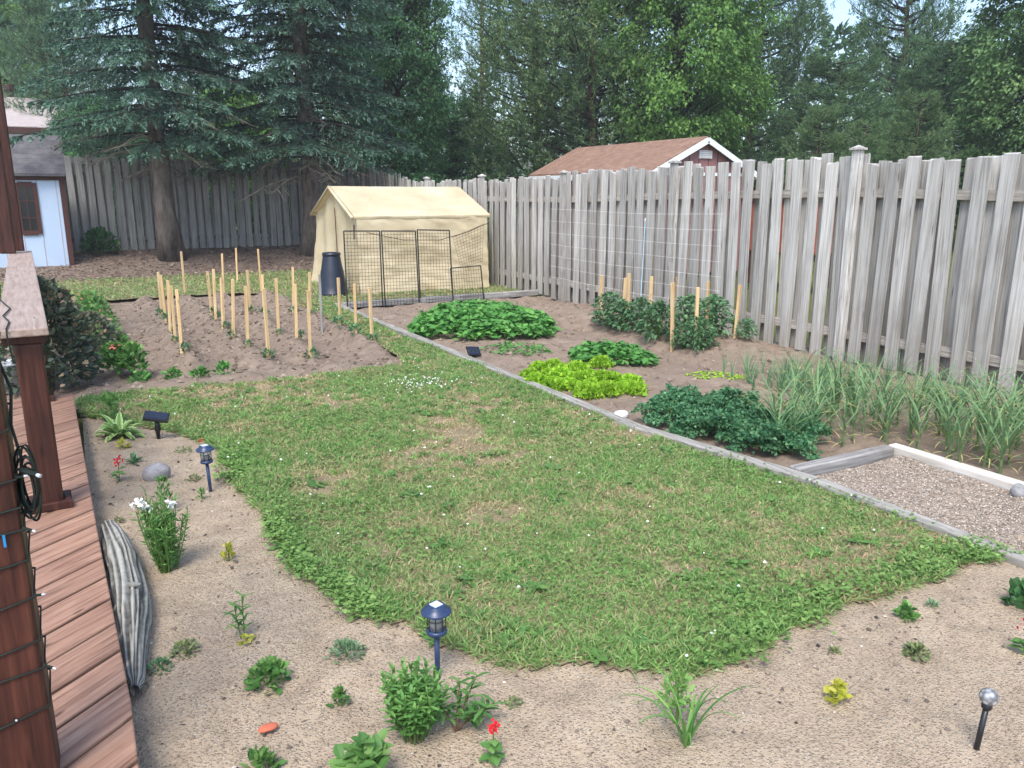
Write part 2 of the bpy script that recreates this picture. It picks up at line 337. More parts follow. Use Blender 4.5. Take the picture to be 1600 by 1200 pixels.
# ================================================================ THE SETTING
# ground: one sheet to the horizon
gx = np.concatenate([[-420, -200, -90, -45], np.arange(-24, 40.1, 1.0), [55, 90, 160, 260, 420]])
gy = np.concatenate([[-300, -120, -50, -20], np.arange(-8, 50.1, 1.0), [60, 90, 160, 300, 500]])
X, Y = np.meshgrid(gx, gy); Z = hz(X, Y)-.14
idx = np.arange(X.size).reshape(X.shape); q = np.stack([idx[:-1, :-1], idx[:-1, 1:], idx[1:, 1:], idx[1:, :-1]], -1).reshape(-1, 4)
o = obj('ground', setmesh('ground', np.c_[X.ravel(), Y.ravel(), Z.ravel()], q.ravel(), np.full(len(q), 4), 'far_ground', None, True)); o['kind'] = 'structure'

LOWER = [G(*p)[:2] for p in [(1592, 880), (1540, 886), (1440, 906), (1330, 955), (1250, 990), (1160, 1040), (1080, 1055), (960, 1056), (850, 1050), (740, 1032), (640, 992), (540, 955), (460, 890), (420, 820), (375, 760), (350, 715), (310, 684), (270, 674), (225, 666), (128, 655)]]
LOWER0 = LOWER; P_ = np.array(LOWER); D_ = []
for a_, b_ in zip(P_[:-1], P_[1:]):
    n_ = max(1, int(np.hypot(*(b_-a_))/.06)); D_ += [a_+(b_-a_)*k/n_ for k in range(n_)]
D_ = np.array(D_+[P_[-1]]); LOWER = [tuple(q) for q in D_+np.c_[fbm(D_[:, 0]*5, D_[:, 1]*5, 301, 3)-.5, fbm(D_[:, 0]*5, D_[:, 1]*5, 305, 3)-.5]*.15]
EDGE = [(3.57, 12.5), (3.57, 4.6), (3.78, 3.6), (3.86, 2.6), (3.87, 1.3)]
LAWN = [(-.14, 7.62), (.4, 7.75), (1.37, 7.62), (2.1, 7.67), (2.88, 7.68), (3.0, 8.2), (3.08, 9.2), (3.06, 10.6), (3.12, 12.4), (3.2, 13.2), (3.6, 13.2)]+[(x-.02, y) for x, y in EDGE[:-1]]+LOWER
SAND = [(-.12, -.6), (4.9, -.6), (4.9, 2.0), (4.0, 2.2)]+[(x, y+.3) for x, y in LOWER0]
RIDGES = [.95, 1.58, 2.13, 2.88]
def zl_soil(x, y):
    wob = .05*(fbm(x*0+y*1.3, y*.0+x*.4, 5)-.5)*2
    r = sum(np.exp(-((x+wob-c)/.16)**2) for c in RIDGES); end = smooth((y-8.3)/.5)*smooth((15.0-y)/.6)
    front = np.exp(-((y-8.0)/.25)**2)
    z = -.05+.14*r*end*(.6+.8*fbm(x*2, y*2, 9))+.06*front+.1*(fbm(x*4.5, y*4.5, 2)-.45)+.035*(fbm(x*16, y*16, 3)-.5)
    fd = smooth((15.25-y)/.5)*smooth((3.2-x)/.25)*smooth((y-7.6)/.25)
    return z*fd-.045*(1-fd)
def zr_soil(x, y):
    hill = .12*np.exp(-((x-6.45-.15*np.sin(y*1.1))/.42)**2)*smooth((y-5.9)/.8)*smooth((11.2-y)/1)
    bed = .06*np.exp(-(((x-4.5)/.75)**2+((y-9.5)/1.2)**2))+.05*np.exp(-(((x-4.8)/.4)**2+((y-6.75)/.5)**2))
    fur = -.035*np.exp(-((y-11.7)/.15)**2)-.05*np.exp(-((x-5.75-.1*np.sin(y))/.14)**2)*smooth((10.5-y)/.5)
    return .0+hill+bed+fur+.07*(fbm(x*2.6, y*2.6, 21)-.5)+.05*(fbm(x*6, y*6, 22)-.5)+.03*(fbm(x*16, y*16, 23)-.5)
def z_sand(x, y): return .05*(fbm(x*1.6, y*1.6, 31)-.5)+.022*(fbm(x*6, y*6, 32)-.5)+.014*(fbm(x*22, y*22, 33)-.5)
def z_lawn(x, y): return z_sand(x, y)+.01
def z_back(x, y): return .0+.05*(fbm(x*1.5, y*1.5, 51)-.5)+.03*(fbm(x*6, y*6, 52)-.5)
sheet('sand_bed', SAND, .028, z_sand, 'sand')
sheet('lawn', LAWN, .035, z_lawn, 'turf')
sheet('tilled_soil', [(-1.6, 7.35), (-.1, 7.6), (.4, 7.72), (1.37, 7.6), (2.1, 7.66), (2.93, 7.66), (3.1, 8.2), (3.18, 9.2), (3.16, 10.6), (3.22, 12.6), (3.1, 15.2), (1.9, 15.5), (.7, 15.4), (-1.6, 15.2)], .045, zl_soil, 'soil')
sheet('vegetable_bed_soil', [(3.6, 12.12), (7.45, 12.12), (7.45, .4), (4.86, .4), (4.86, 3.36), (3.82, 3.36), (3.64, 4.5)], .045, zr_soil, 'right_soil')
sheet('gravel_pad', [(3.88, 3.32), (4.8, 3.32), (4.8, .5), (3.88, .5)], .04, lambda x, y: .03*(fbm(x*5, y*5, 61)-.5)+.012*(fbm(x*20, y*20, 62)-.5)+.012, 'pea_gravel')
BACK = [(-5, 14.85), (.7, 15.0), (1.9, 15.1), (2.85, 14.9), (3.05, 12.6), (3.57, 12.55), (3.57, 12.2), (7.5, 12.2), (7.5, 18.3), (-5, 18.5)]
sheet('back_grass', BACK, .1, z_back, 'turf')
sheet('mulch_bed', [(-5, 18.4), (7.5, 18.1), (7.5, 21.9), (-5, 21.9)], .09, z_back, 'mulch')

# garden edging, timbers
e = thing('garden_edging', 'long low grey wooden edging between the lawn and the vegetable bed', 'edging', (3.57, 8, 0))
for i, (a, b) in enumerate([((3.57, 12.5), (3.57, 9.9)), ((3.57, 9.885), (3.575, 7.3)), ((3.575, 7.285), (3.59, 4.65)), ((3.59, 4.635), (3.84, 3.2)), ((3.845, 3.185), (3.87, 1.0))]):
    mb = MB(); mb.beam((a[0]-3.57, a[1]-8, .0), (b[0]-3.57, b[1]-8, .0), .09+.008*(i % 2), .1); mb.build('timber', 'edging_timber', e, bev=.008)
t = thing('landscape_timber', 'grey weathered timber at the head of the gravel pad', 'timber', (4.33, 3.39, 0))
MB().box((0, 0, .0), (.92, .085, .12)).build('beam', 'grey_timber', t, bev=.01)
t = thing('landscape_timber', 'whitish timber along the right side of the gravel pad', 'timber', (4.86, 2.2, 0))
MB().box((0, 0, -.003), (.085, 2.45, .12)).build('beam', 'white_timber', t, bev=.01)
t = thing('landscape_timber', 'long grey timber behind the vegetable bed under the wire panels', 'timber', (5.5, 12.22, 0))
for x0, x1 in ((-1.9, -.75), (-.74, .55), (.56, 1.7)): MB().beam((x0, 0, .04), (x1, .05, .04), .1, .1).build('beam', 'grey_timber', t, bev=.01)

# ---------------------------------------------------------------- fences
def board_mesh(seed, wd=.14, th=.019, h=1.0):
    r = np.random.default_rng(seed); V = []; n = 9
    bow = r.normal(0, .006); cup = r.normal(0, .004)
    for i in range(n):
        q = i/(n-1); o1 = bow*math.sin(math.pi*q)*2; w2 = wd/2*(1+r.normal(0, .012)); dz = 0
        for sx, sy in ((-1, -1), (1, -1), (1, 1), (-1, 1)):
            V.append((sx*w2+o1, sy*th/2+cup*math.sin(math.pi*q), q*h+(r.normal(0, .006) if i == n-1 and sy < 0 else 0)))
    F = [(0, 3, 2, 1), tuple((n-1)*4+k for k in range(4))]
    for i in range(n-1):
        for k in range(4): F.append((i*4+k, i*4+(k+1) % 4, (i+1)*4+(k+1) % 4, (i+1)*4+k))
    return np.array(V), F
def fence(name, label, axis, fixed, a0, a1, posts, zb, ht, mat, railmat, pitch, front, caps, lean=0.):
    """boards stand on both sides of two rails; axis: direction the fence runs"""
    f = thing(name, label, 'fence', (fixed, a0, 0) if axis == 'y' else (a0, fixed, 0))
    P = lambda a, off, z: ((off, a-a0, z) if axis == 'y' else (a-a0, off, z))
    meshes = []
    for k in range(7):
        V, F = board_mesh(100+k); V = V.copy()
        if axis == 'y': V = np.c_[V[:, 1], V[:, 0], V[:, 2]]; F = [f_[::-1] for f_ in F]
        meshes.append(setmesh('board', V, np.concatenate([np.array(x) for x in F]), [len(x) for x in F], mat))
    r = random.Random(a0*7+3)
    for side, off0 in ((front, .034), (-front, 0)):
        a = a0+(0.06 if side == front else .06+pitch/2+(.033 if caps else .03))
        while a < a1:
            b = obj('board', r.choice(meshes), f)
            z0 = zb(a)+r.uniform(.0, .05)-(.0 if side == front else -.02); h = ht(a)-(.015 if side != front else 0)+r.uniform(-.03, .03)
            b.location = P(a+r.uniform(-.012, .012), side*(.040+.010*r.random()), z0); b.scale = (1, 1, h)
            tl = r.gauss(0, .011)+lean
            b.rotation_euler = (-tl, r.gauss(0, .006), r.gauss(0, .03)) if axis == 'y' else (r.gauss(0, .006), tl, r.gauss(0, .03))
            a += pitch*r.uniform(.94, 1.06)
    for i, p in enumerate(posts):
        z = zb(p); h = ht(p)+.09
        mb = MB(); mb.box((0, 0, h/2-.1), (.086, .086, h+.2)); po = mb.build('post', mat, f, bev=.006); po.location = P(p, front*.078 if caps else 0, z)
        if caps:
            c = MB(); c.box((0, 0, h+.011), (.125, .125, .022)); c.add([(-.05, -.05, h+.022), (.05, -.05, h+.022), (.05, .05, h+.022), (-.05, .05, h+.022), (0, 0, h+.05)], [(0, 1, 4), (1, 2, 4), (2, 3, 4), (3, 0, 4)])
            c.build('post_cap', mat, po)
        if i+1 < len(posts):
            p2 = posts[i+1]
            for fr, dz in ((0, .30), (1, -.33)):
                za = zb(p)+(dz if not fr else ht(p)+dz); zb_ = zb(p2)+(dz if not fr else ht(p2)+dz)
                MB().beam(P(p+.003, 0, za), P(p2-.003, 0, zb_), .05, .09).build('rail', railmat, f)
    return f
hzf = lambda x: (lambda y: float(hz(x, y))-.02)
def ht_r(y):
    return 2.06 if y < 5.77 else 2.11 if y < 8.64 else 2.07 if y < 11.4 else 2.0 if y < 18.6 else 2.04
fence('board_fence', 'weathered grey board fence with capped posts along the vegetable bed', 'y', 7.2, 1.6, 21.7, [1.7, 3.2, 5.77, 8.64, 11.4, 14.4, 17.2, 19.6, 21.7], hzf(7.2), ht_r, 'weathered_grey_wood', 'rail_wood', .235, -1, True, lean=0)
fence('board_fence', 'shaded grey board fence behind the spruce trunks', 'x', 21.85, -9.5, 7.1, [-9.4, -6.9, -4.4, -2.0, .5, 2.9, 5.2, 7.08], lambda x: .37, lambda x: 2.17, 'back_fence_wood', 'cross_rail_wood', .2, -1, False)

# ---------------------------------------------------------------- deck, railing, posts
DZ = .15
dk = thing('deck', 'low red-brown wooden deck with diagonal boards at left', 'deck', (0, 0, 0))
ang = R(40); dd = np.array((math.cos(ang), math.sin(ang))); nn = np.array((-dd[1], dd[0])); PW = .172
RECT = [(-2.6, -1.6), (.0, -1.6), (-.0, 2.6), (-.05, 4.1), (-.14, 7.34), (-2.6, 7.34)]
def clip(poly, n, c, keep):
    out = []
    for i in range(len(poly)):
        p, q = np.array(poly[i]), np.array(poly[(i+1) % len(poly)]); a, b = (p@n-c)*keep, (q@n-c)*keep
        if a >= 0: out.append(p)
        if a*b < 0: out.append(p+(q-p)*a/(a-b))
    return out
k0 = -40
for k in range(-14, 60):
    c0 = k*PW+.03; pl = clip(RECT, nn, c0+.008, 1); pl = clip(pl, nn, c0+PW-.008, -1) if len(pl) > 2 else []
    if len(pl) < 3: continue
    n = len(pl); cx = np.mean(pl, 0)
    if (lambda A: A < .004)(abs(sum(pl[i][0]*pl[(i+1) % n][1]-pl[(i+1) % n][0]*pl[i][1] for i in range(n)))/2): continue
    jz = random.uniform(-.0015, .0015); rot = np.array([[dd[0], dd[1]], [-dd[1], dd[0]]])
    loc = [rot@(p-cx) for p in pl]
    V = [(p[0], p[1], -.028) for p in loc]+[(p[0], p[1], 0) for p in loc]
    F = [tuple(range(n-1, -1, -1)), tuple(range(n, 2*n))]+[(i, (i+1) % n, n+(i+1) % n, n+i) for i in range(n)]
    b = MB().add(V, F).build('deck_board', 'deck_wood', dk, bev=.006); b.location = (cx[0], cx[1], DZ+jz); b.rotation_euler = (0, 0, ang)
MB().beam((-.03, -1.55, .06), (-.03, 2.6, .06), .03, .115).build('rim_board', 'stained_post_wood', dk)
MB().beam((-.03, 2.6, .06), (-.16, 7.3, .06), .03, .115).build('rim_board', 'stained_post_wood', dk)
def post(name, label, x, y, z0, z1, wd=.135, foot=False, parent=None):
    if parent is None: p = thing(name, label, 'post', (x, y, z0)); off = (0, 0, 0)
    else: p = parent; off = (x, y, z0)
    o = MB().box((0, 0, (z1-z0)/2), (wd, wd, z1-z0)).build('post' if parent else 'shaft', 'stained_post_wood', p, bev=.014, loc=off)
    if foot:
        f = MB()
        for sx, sy, lx, ly in ((0, -1, .2, .03), (0, 1, .2, .03), (-1, 0, .03, .14), (1, 0, .03, .14)):
            f.box((sx*(wd/2+.0165), sy*(wd/2+.0165), .022), (lx, ly, .042))
        f.build('base_trim', 'stained_post_wood', o if parent else p, bev=.004, loc=(0, 0, 0))
    return p
post('porch_post', 'dark red-brown porch post in the near left corner wrapped in string lights', -.268, 2.35, DZ, 2.9, .14)
rl = thing('deck_railing', 'red-brown deck railing with a wide worn cap board', 'railing', (-.255, 4.6, DZ), .044)
post('', '', 0, 0.03, 0, .875, .125, True, rl); post('', '', 0, 2.6, 0, .875, .125, True, rl)
MB().box((-.015, 3.05, .94), (.22, 6.3, .04)).build('cap_board', 'worn_cap_wood', rl, bev=.006)
MB().box((-.015, 3.07, .896), (.19, 6.2, .044)).build('top_rail', 'stained_post_wood', rl, bev=.004)
post('porch_post', 'nearer of two tall red-brown posts standing at the far end of the railing', -.64, 10.4, 1.112, 3.4, .15)
post('porch_post', 'farther of two tall red-brown posts beyond the railing, behind the other', -.59, 11.2, 0, 3.4, .14)

# ---------------------------------------------------------------- white shed at the far left
sh = thing('garden_shed', 'small white shed with brown trim and dark shingle roof by the back fence', 'shed', (-1.6, 20.6, .2))
MB().box((0, 0, .95), (3.1, 1.34, 2.0)).build('wall', 'white_siding', sh)
for i in range(9): MB().box((-1.4+i*.35, -.673, .95), (.012, .008, 1.9)).build('groove', 'house_roof', sh)
for x in (-1.52, 1.52): MB().box((x, -.684, .93), (.1, .022, 1.94)).build('corner_trim', 'brown_trim', sh)
MB().box((0, -.69, 1.87), (3.2, .03, .1)).build('fascia', 'brown_trim', sh)
rf = MB()
for sgn in (-1, 1):
    rf.add([(-1.68, sgn*.82, 1.9), (1.62, sgn*.82, 1.9), (1.62, 0, 2.72), (-1.68, 0, 2.72), (-1.68, sgn*.82, 1.94), (1.62, sgn*.82, 1.94), (1.62, 0, 2.76), (-1.68, 0, 2.76)], [(0, 1, 2, 3), (4, 5, 6, 7), (0, 1, 5, 4), (1, 2, 6, 5), (3, 0, 4, 7)])
rfo = rf.build('roof', 'dark_shingle', sh)
for i in range(8):
    q = (i+.5)/8; MB().beam((-1.68, -.82+.82*q-.006*(i % 2), 1.946+.82*q), (1.62, -.82+.82*q-.006*(i % 2), 1.946+.82*q), .138, .014, up=(0, -.72, .68)).build('shingle_course', 'dark_shingle', rfo)
gb = MB(); gb.add([(-1.5, -.66, 1.9), (-1.5, .66, 1.9), (-1.5, 0, 2.7)], [(0, 1, 2)]); gb.add([(1.5, -.66, 1.9), (1.5, .66, 1.9), (1.5, 0, 2.7)], [(0, 1, 2)]); gb.build('gable', 'white_siding', sh)
wx = PY(43, 320, 19.92)[0]+1.6
wn_ = MB().box((wx, -.672, 1.24), (.36, .02, .95)).build('window', 'window_glass', sh)
fr = MB()
for sx in (-1, 1): fr.box((wx+sx*.17, -.69, 1.24), (.08, .03, 1.05))
for sz in (-1, 1): fr.box((wx, -.69, 1.24+sz*.5), (.26, .03, .1))
fr.box((wx, -.69, 1.24), (.02, .022, .9)); fr.box((wx, -.69, 1.4), (.26, .02, .02)); fr.box((wx, -.69, 1.05), (.26, .02, .02)); fr.build('window_frame', 'brown_trim', wn_)

# ---------------------------------------------------------------- red shed over the long fence
rs = thing('garden_shed', 'mauve shed with brown shingle roof and white fascia behind the long fence', 'shed', (12.37, 16.55, 0))
MB().box((0, 0, 1.1), (2.7, 5.0, 2.2)).build('wall', 'mauve_siding', rs)
for sgn in (-1, 1):
    MB().add([(-1.35, sgn*2.5, 2.2), (1.35, sgn*2.5, 2.2), (0, sgn*2.5, 2.86)], [(0, 1, 2) if sgn < 0 else (2, 1, 0)]).build('gable', 'mauve_siding', rs)
for i in range(10): xx = -1.2+i*.27; MB().box((xx, -2.503, 1.1+.33*(1-abs(xx)/1.35)), (.014, .008, 2.2+.6*(1-abs(xx)/1.35))).build('groove', 'brown_trim', rs)
sl_ = math.hypot(1.48, .72)
for sgn in (-1, 1):
    rb = MB(); a0_ = (sgn*1.5, 2.17); b0 = (0, 2.9)
    rb.add([(a0_[0], -2.62, a0_[1]), (a0_[0], 2.6, a0_[1]), (0, 2.6, b0[1]), (0, -2.62, b0[1]), (a0_[0], -2.62, a0_[1]+.05), (a0_[0], 2.6, a0_[1]+.05), (0, 2.6, b0[1]+.05), (0, -2.62, b0[1]+.05)], [(0, 1, 2, 3), (4, 5, 6, 7), (0, 1, 5, 4), (1, 2, 6, 5), (3, 0, 4, 7)])
    ro = rb.build('roof_slope', 'brown_shingle', rs)
    if sgn < 0:
        for i in range(11):
            q = (i+.5)/11; xx = -1.5+1.5*q; zz = 2.17+.73*q+.056
            MB().beam((xx, -2.62, zz), (xx, 2.6, zz), .15, .014, up=(-.44, 0, .9)).build('shingle_course', 'brown_shingle', ro)
    MB().beam((sgn*1.53, -2.645, 2.13), (0, -2.645, 2.875), .03, .12, up=(0, 0, 1)).build('rake_board', 'white_paint', rs)
    MB().box((sgn*1.515, 0, 2.12), (.025, 5.22, .13)).build('fascia', 'white_paint', rs)
MB().box((0, -2.51, 2.16), (2.7, .02, .07)).build('frieze_board', 'white_paint', rs)
vt = MB().box((.05, -2.515, 2.58), (.36, .03, .17)).build('gable_vent', 'white_paint', rs)
for i in range(4): MB().box((.05, -2.533, 2.515+i*.042), (.30, .012, .02)).build('vent_slat', 'house_wall', vt)
# glimpsed between the boards
p = PX(1225, 345, 11.0); t = thing('storage_bench', 'orange-red panel glimpsed between the boards right of the mauve shed', 'storage box', (12.2, (PX(1262, 340, 11.8)[1]+PX(1172, 340, 11.8)[1])/2, 0))
MB().box((0, 0, 1.12), (.8, 1.5, .95)).build('body', 'red_panel', t, bev=.02); MB().box((0, 0, 1.63), (.9, 1.6, .06)).build('lid', 'brown_trim', t)
for sx in (-.35, .35):
    for sy in (-.7, .7): MB().box((sx, sy, .325), (.08, .08, .65)).build('leg', 'brown_trim', t)
t = thing('garden_bench', 'white board glimpsed between the boards at the right end of the fence', 'bench', (12.6, 6.1, 0))
MB().box((0, 0, 1.2), (.05, 3.0, .3)).build('backrest', 'white_paint', t); MB().box((.3, 0, .62), (.55, 3.0, .05)).build('seat', 'white_paint', t)
for sy in (-1.3, 1.3): MB().box((.02, sy, .53), (.08, .08, 1.06)).build('leg', 'white_paint', t); MB().box((.5, sy, .297), (.08, .08, .594)).build('leg', 'white_paint', t)
# far house at the upper left
hp = FW(20, 42)
hs_ = thing('house', 'pale house with a chimney pipe beyond the back fence at far left', 'house', (hp[0]-1.5, hp[1], 0))
MB().box((0, 0, 2.2), (8, 6, 4.4)).build('wall', 'house_wall', hs_)
rb = MB()
for sgn in (-1, 1): rb.add([(-4.3, sgn*3.4, 4.2), (4.3, sgn*3.4, 4.2), (4.3, 0, 5.6), (-4.3, 0, 5.6), (-4.3, sgn*3.4, 4.35), (4.3, sgn*3.4, 4.35), (4.3, 0, 5.75), (-4.3, 0, 5.75)], [(0, 1, 2, 3), (4, 5, 6, 7), (0, 1, 5, 4), (1, 2, 6, 5), (3, 0, 4, 7)])
ro = rb.build('roof', 'house_roof', hs_); MB().lathe([(.16, 5.2), (.16, 6.1), (.22, 6.1), (.22, 6.3), (.1, 6.35)], 12, (1.9, .6, 0)).build('chimney_pipe', 'brown_trim', ro)
MB().box((0, -3.42, 4.2), (8.6, .06, .22)).build('eave_shadow_strip', 'brown_trim', hs_)  # dark strip that draws the shadow line along the eave as colour
for x in (-2.4, 0, 2.4): w_ = MB().box((x, -3.02, 3), (1.1, .05, 1.2)).build('window', 'window_glass', hs_); MB().box((x, -3.06, 2.36), (1.3, .1, .08)).build('sill', 'white_paint', w_)

# ================================================================ OBJECTS
# ---------------------------------------------------------------- tent
TX0, TX1, TY0, TY1, EV, RG = 4.33, 6.85, 13.68, 16.28, 1.37, 1.88
tn = thing('canvas_shelter', 'cream tarpaulin shelter tent with pitched roof by the fence', 'tent', (TX0, TY0, 0))
TW, TD = TX1-TX0, TY1-TY0
def cloth(name, fn, nu, nv, parent, mat='tarp'):
    U_, V_ = np.meshgrid(np.linspace(0, 1, nu+1), np.linspace(0, 1, nv+1)); P = fn(U_, V_)
    idx = np.arange((nu+1)*(nv+1)).reshape(nv+1, nu+1); q = np.stack([idx[:-1, :-1], idx[:-1, 1:], idx[1:, 1:], idx[1:, :-1]], -1).reshape(-1, 4)
    return obj(name, setmesh(name, P.reshape(-1, 3), q.ravel(), np.full(len(q), 4), mat, None, True), parent)
def roof_front(u, v):     # v 0 at eave hem, .14 at eave, 1 at ridge
    k = np.clip((v-.12)/.88, 0, 1); hem = np.clip(1-v/.12, 0, 1)
    sag = -.035*np.sin(math.pi*u*2)**2*np.sin(math.pi*k)+.012*(fbm(u*6, v*5, 71)-.5)
    z = EV+(RG-EV)*k+sag-.05*hem*(1+.1*np.sin(u*19)); y = -.05+(TD/2+.05)*k+.012*hem+.02*hem*(fbm(u*9, v*0, 72)-.5)
    return np.stack([-.05+u*(TW+.1), y, z], -1)
cloth('roof_cover', roof_front, 48, 24, tn)
cloth('roof_cover', lambda u, v: np.stack([roof_front(u, v)[..., 0], TD-roof_front(u, v)[..., 1], roof_front(u, v)[..., 2]], -1)[:, ::-1], 30, 16, tn)
def side(u, v):
    fold = .03*np.sin(u*17+3*v)*(1-v)*(.4+fbm(u*4, v*3, 73))+.07*(fbm(u*3.5+v*2, v*4-u, 74)-.5)*(1-.6*v)+.04*(fbm(u*8, v*10+u*6, 75)-.5)
    return np.stack([u*TW, .0+fold-.03+.06*(1-v)**3*-np.ones_like(u), .0+v*(EV-.02)+.06*(fbm(u*5, 0*v, 76)-.5)*(1-v)], -1)
cloth('side_wall', side, 90, 50, tn)
def endw(u, v):
    top = EV+(RG-EV)*(1-np.abs(2*u-1))-.05; fold = .035*np.sin(u*23+2*v)*(1-.5*v)+.05*(fbm(u*4, v*4, 77)-.5)-.16*(1-v)**2*smooth((u-.55)/.45)
    return np.stack([.015+fold, u*TD, v*top], -1)
cloth('end_wall', lambda u, v: endw(u, v)[:, ::-1], 50, 30, tn)
cloth('end_wall', lambda u, v: np.stack([TW-.02+.02*(fbm(u*4, v*4, 78)-.5), u*TD, v*(EV+(RG-EV)*(1-np.abs(2*u-1))-.05)], -1), 30, 16, tn)
cloth('back_wall', lambda u, v: np.stack([u*TW, TD-.02+0*u, v*EV], -1)[:, ::-1], 10, 6, tn)
rim = MB(); rim.tube([(-.075, -.05, EV-.03), (-.075, TD/2, RG-.02), (-.075, TD+.05, EV-.03)], .03, 8); rim.build('roof_hem', 'tarp', tn, True)
zp = MB(); zp.tube([(-.04, TD*.42, .1), (-.03, TD*.43, .8), (-.03, TD*.44, 1.5)], .008, 5); zp.tube([(-.02, .06, EV-.15), (-.03, .05, EV-.4)], .012, 5); zp.build('zipper', 'brown_trim', tn)
rp = MB(); rp.tube([(.15, -.13, EV-.28), (.8, -.15, EV-.42), (1.5, -.16, EV-.44), (2.1, -.14, EV-.3), (2.5, -.1, EV-.16)], .006, 5); rp.build('tie_rope', 'brown_trim', tn)

# ---------------------------------------------------------------- compost bin
b = thing('compost_bin', 'tapered dark blue plastic compost bin beside the tent', 'compost bin', G(521, 461))
MB().lathe([(.255, 0), (.25, .05), (.24, .06), (.232, .2), (.222, .22), (.2, .42), (.192, .44), (.15, .68), (.142, .7)], 28).build('body', 'bin_plastic', b, True)
MB().lathe([(.158, .695), (.162, .715), (.15, .745), (.05, .755)], 28).build('lid', 'bin_plastic', b, True)

# ---------------------------------------------------------------- wire panels
def panel(label, name, bl, br, tl, tr, lean=.10, nx=11, nz=22):
    A = np.array(G(*bl)); B = np.array(G(*br)); C = np.array(PY(tl[0], tl[1], A[1]+lean)); D = np.array(PY(tr[0], tr[1], B[1]+lean))
    p = thing(name, label, 'wire screen', tuple(A), 0, 'wire screens leaning by the tent'); o = A
    B, C, D, A = B-o, C-o, D-o, A-o
    f = MB()
    for a, b_ in ((A, B), (B, D), (D, C), (C, A)): f.tube([a, b_], .011, 6)
    f.build('frame', 'black_metal', p)
    m_ = MB(); L = lambda s, t: (A*(1-s)+B*s)*(1-t)+(C*(1-s)+D*s)*t
    for i in range(1, nx): m_.tube([L(i/nx, 0), L(i/nx, 1)], .0024, 4, cap=False)
    for j in range(1, nz): m_.tube([L(0, j/nz), L(1, j/nz)], .0024, 4, cap=False)
    m_.build('wire_mesh', 'black_metal', p); return p
panel('left one of the three tall black wire mesh panels before the tent', 'wire_screen', (543, 482), (598, 478), (537, 361), (593, 361))
panel('middle one of the three tall black wire mesh panels before the tent', 'wire_screen', (602, 478), (655, 475), (596, 361), (649, 361), .08)
pn = panel('right one of the three tall black wire mesh panels before the tent', 'wire_screen', (657, 474), (708, 471), (652, 359), (702, 360), .06)
panel('short black wire panel to the right of the tall panels', 'wire_screen', (708, 470), (756, 468), (704, 419), (751, 415), .03, 12, 9)
# loose netting hung on the tent wall
lo = thing('wire_netting', 'loose slanted black netting hanging against the right of the tent wall', 'netting', (6.05, 13.42, 0))
mb = MB()
for i in range(11): s = i/10; mb.tube([(s*.62, .02, .98+.22*s), (.16+s*.44, .04, .42+.1*s)], .0022, 4, cap=False)
for j in range(12): s = j/11; mb.tube([(.16*s, .02+.02*s, .98-.56*s), (.62-.02*s, .02+.02*s, 1.2-.68*s)], .0022, 4, cap=False)
mb.build('mesh', 'black_metal', lo)
mb = MB(); mb.tube([(0, .02, .98), (.3, .02, 1.07), (.62, .02, 1.2), (.72, .15, 1.22)], .004, 4); mb.build('top_cord', 'black_metal', lo)

# ---------------------------------------------------------------- stakes
def stake(base, top, label, group, mat='new_stake_wood', soil=None, wd=.033):
    x, y, z = G(*base); z = float(soil(x, y))*.5
    t3 = PY(top[0], top[1], y); h = t3[2]-z
    mb = MB(); mb.box((0, 0, h/2-.05), (wd, .028, h+.1)); o = mb.build('wooden_stake', mat, None, bev=.002)
    o.location = (x, y, z); lx = (t3[0]-x); o.rotation_euler = (random.gauss(0, .02), math.atan2(lx, h), random.uniform(-.5, .5))
    return tag(o, label, 'stake', group)
ORD = ['nearest', 'second nearest', 'third nearest', 'fourth nearest', 'fifth nearest', 'sixth nearest', 'seventh nearest', 'eighth nearest']
ROWS = [('leftmost row of stakes', [((286, 566), (276, 452)), ((275, 544), (267, 446)), ((267, 530), (262, 438)), ((261, 514), (251, 430)), ((254, 503), (247, 425))]),
        ('second row of stakes from the left', [((420, 561), (414, 451)), ((388, 553), (384, 447)), ((365, 536), (363, 436)), ((350, 525), (349, 434)), ((338, 511), (333, 420)), ((332, 503), (324, 424)), ((289, 460), (283, 393))]),
        ('third row of stakes from the left', [((485, 561), (481, 453)), ((464, 541), (461, 444)), ((436, 530), (431, 435)), ((413, 501), (410, 429)), ((393, 499), (386, 422)), ((350, 461), (347, 396))]),
        ('rightmost row of stakes in the tilled bed', [((582, 539), (577, 449)), ((557, 533), (554, 443)), ((533, 522), (530, 434)), ((485, 500), (484, 425)), ((459, 492), (457, 417)), ((408, 455), (403, 389)), ((371, 440), (369, 387))])]
SEED = []
for rown, lst in ROWS:
    for i, (b_, t_) in enumerate(lst):
        stake(b_, t_, f'pale wooden stake, {ORD[i] if i < len(lst)-1 else "farthest"} in the {rown}', 'stakes in the tilled bed', soil=zl_soil); SEED.append(G(*b_)[:2]+(f'{ORD[i] if i < len(lst)-1 else "farthest"} stake in the {rown}',))
stake((503, 520), (499, 429), 'weathered grey stake among the new stakes near the compost bin', 'stakes in the tilled bed', 'old_stake_wood', zl_soil)
RST = [((938, 487), (940, 430), 'leftmost'), ((973, 510), (977, 434), 'second from left'), ((981, 500), (983, 427), 'third from left'), ((1014, 515), (1018, 432), 'fourth from left'), ((1050, 545), (1055, 442), 'fifth from left'), ((1057, 505), (1059, 433), 'sixth from left'), ((1086, 545), (1091, 449), 'seventh from left'), ((1104, 520), (1108, 440), 'eighth from left'), ((1147, 548), (1157, 445), 'rightmost')]
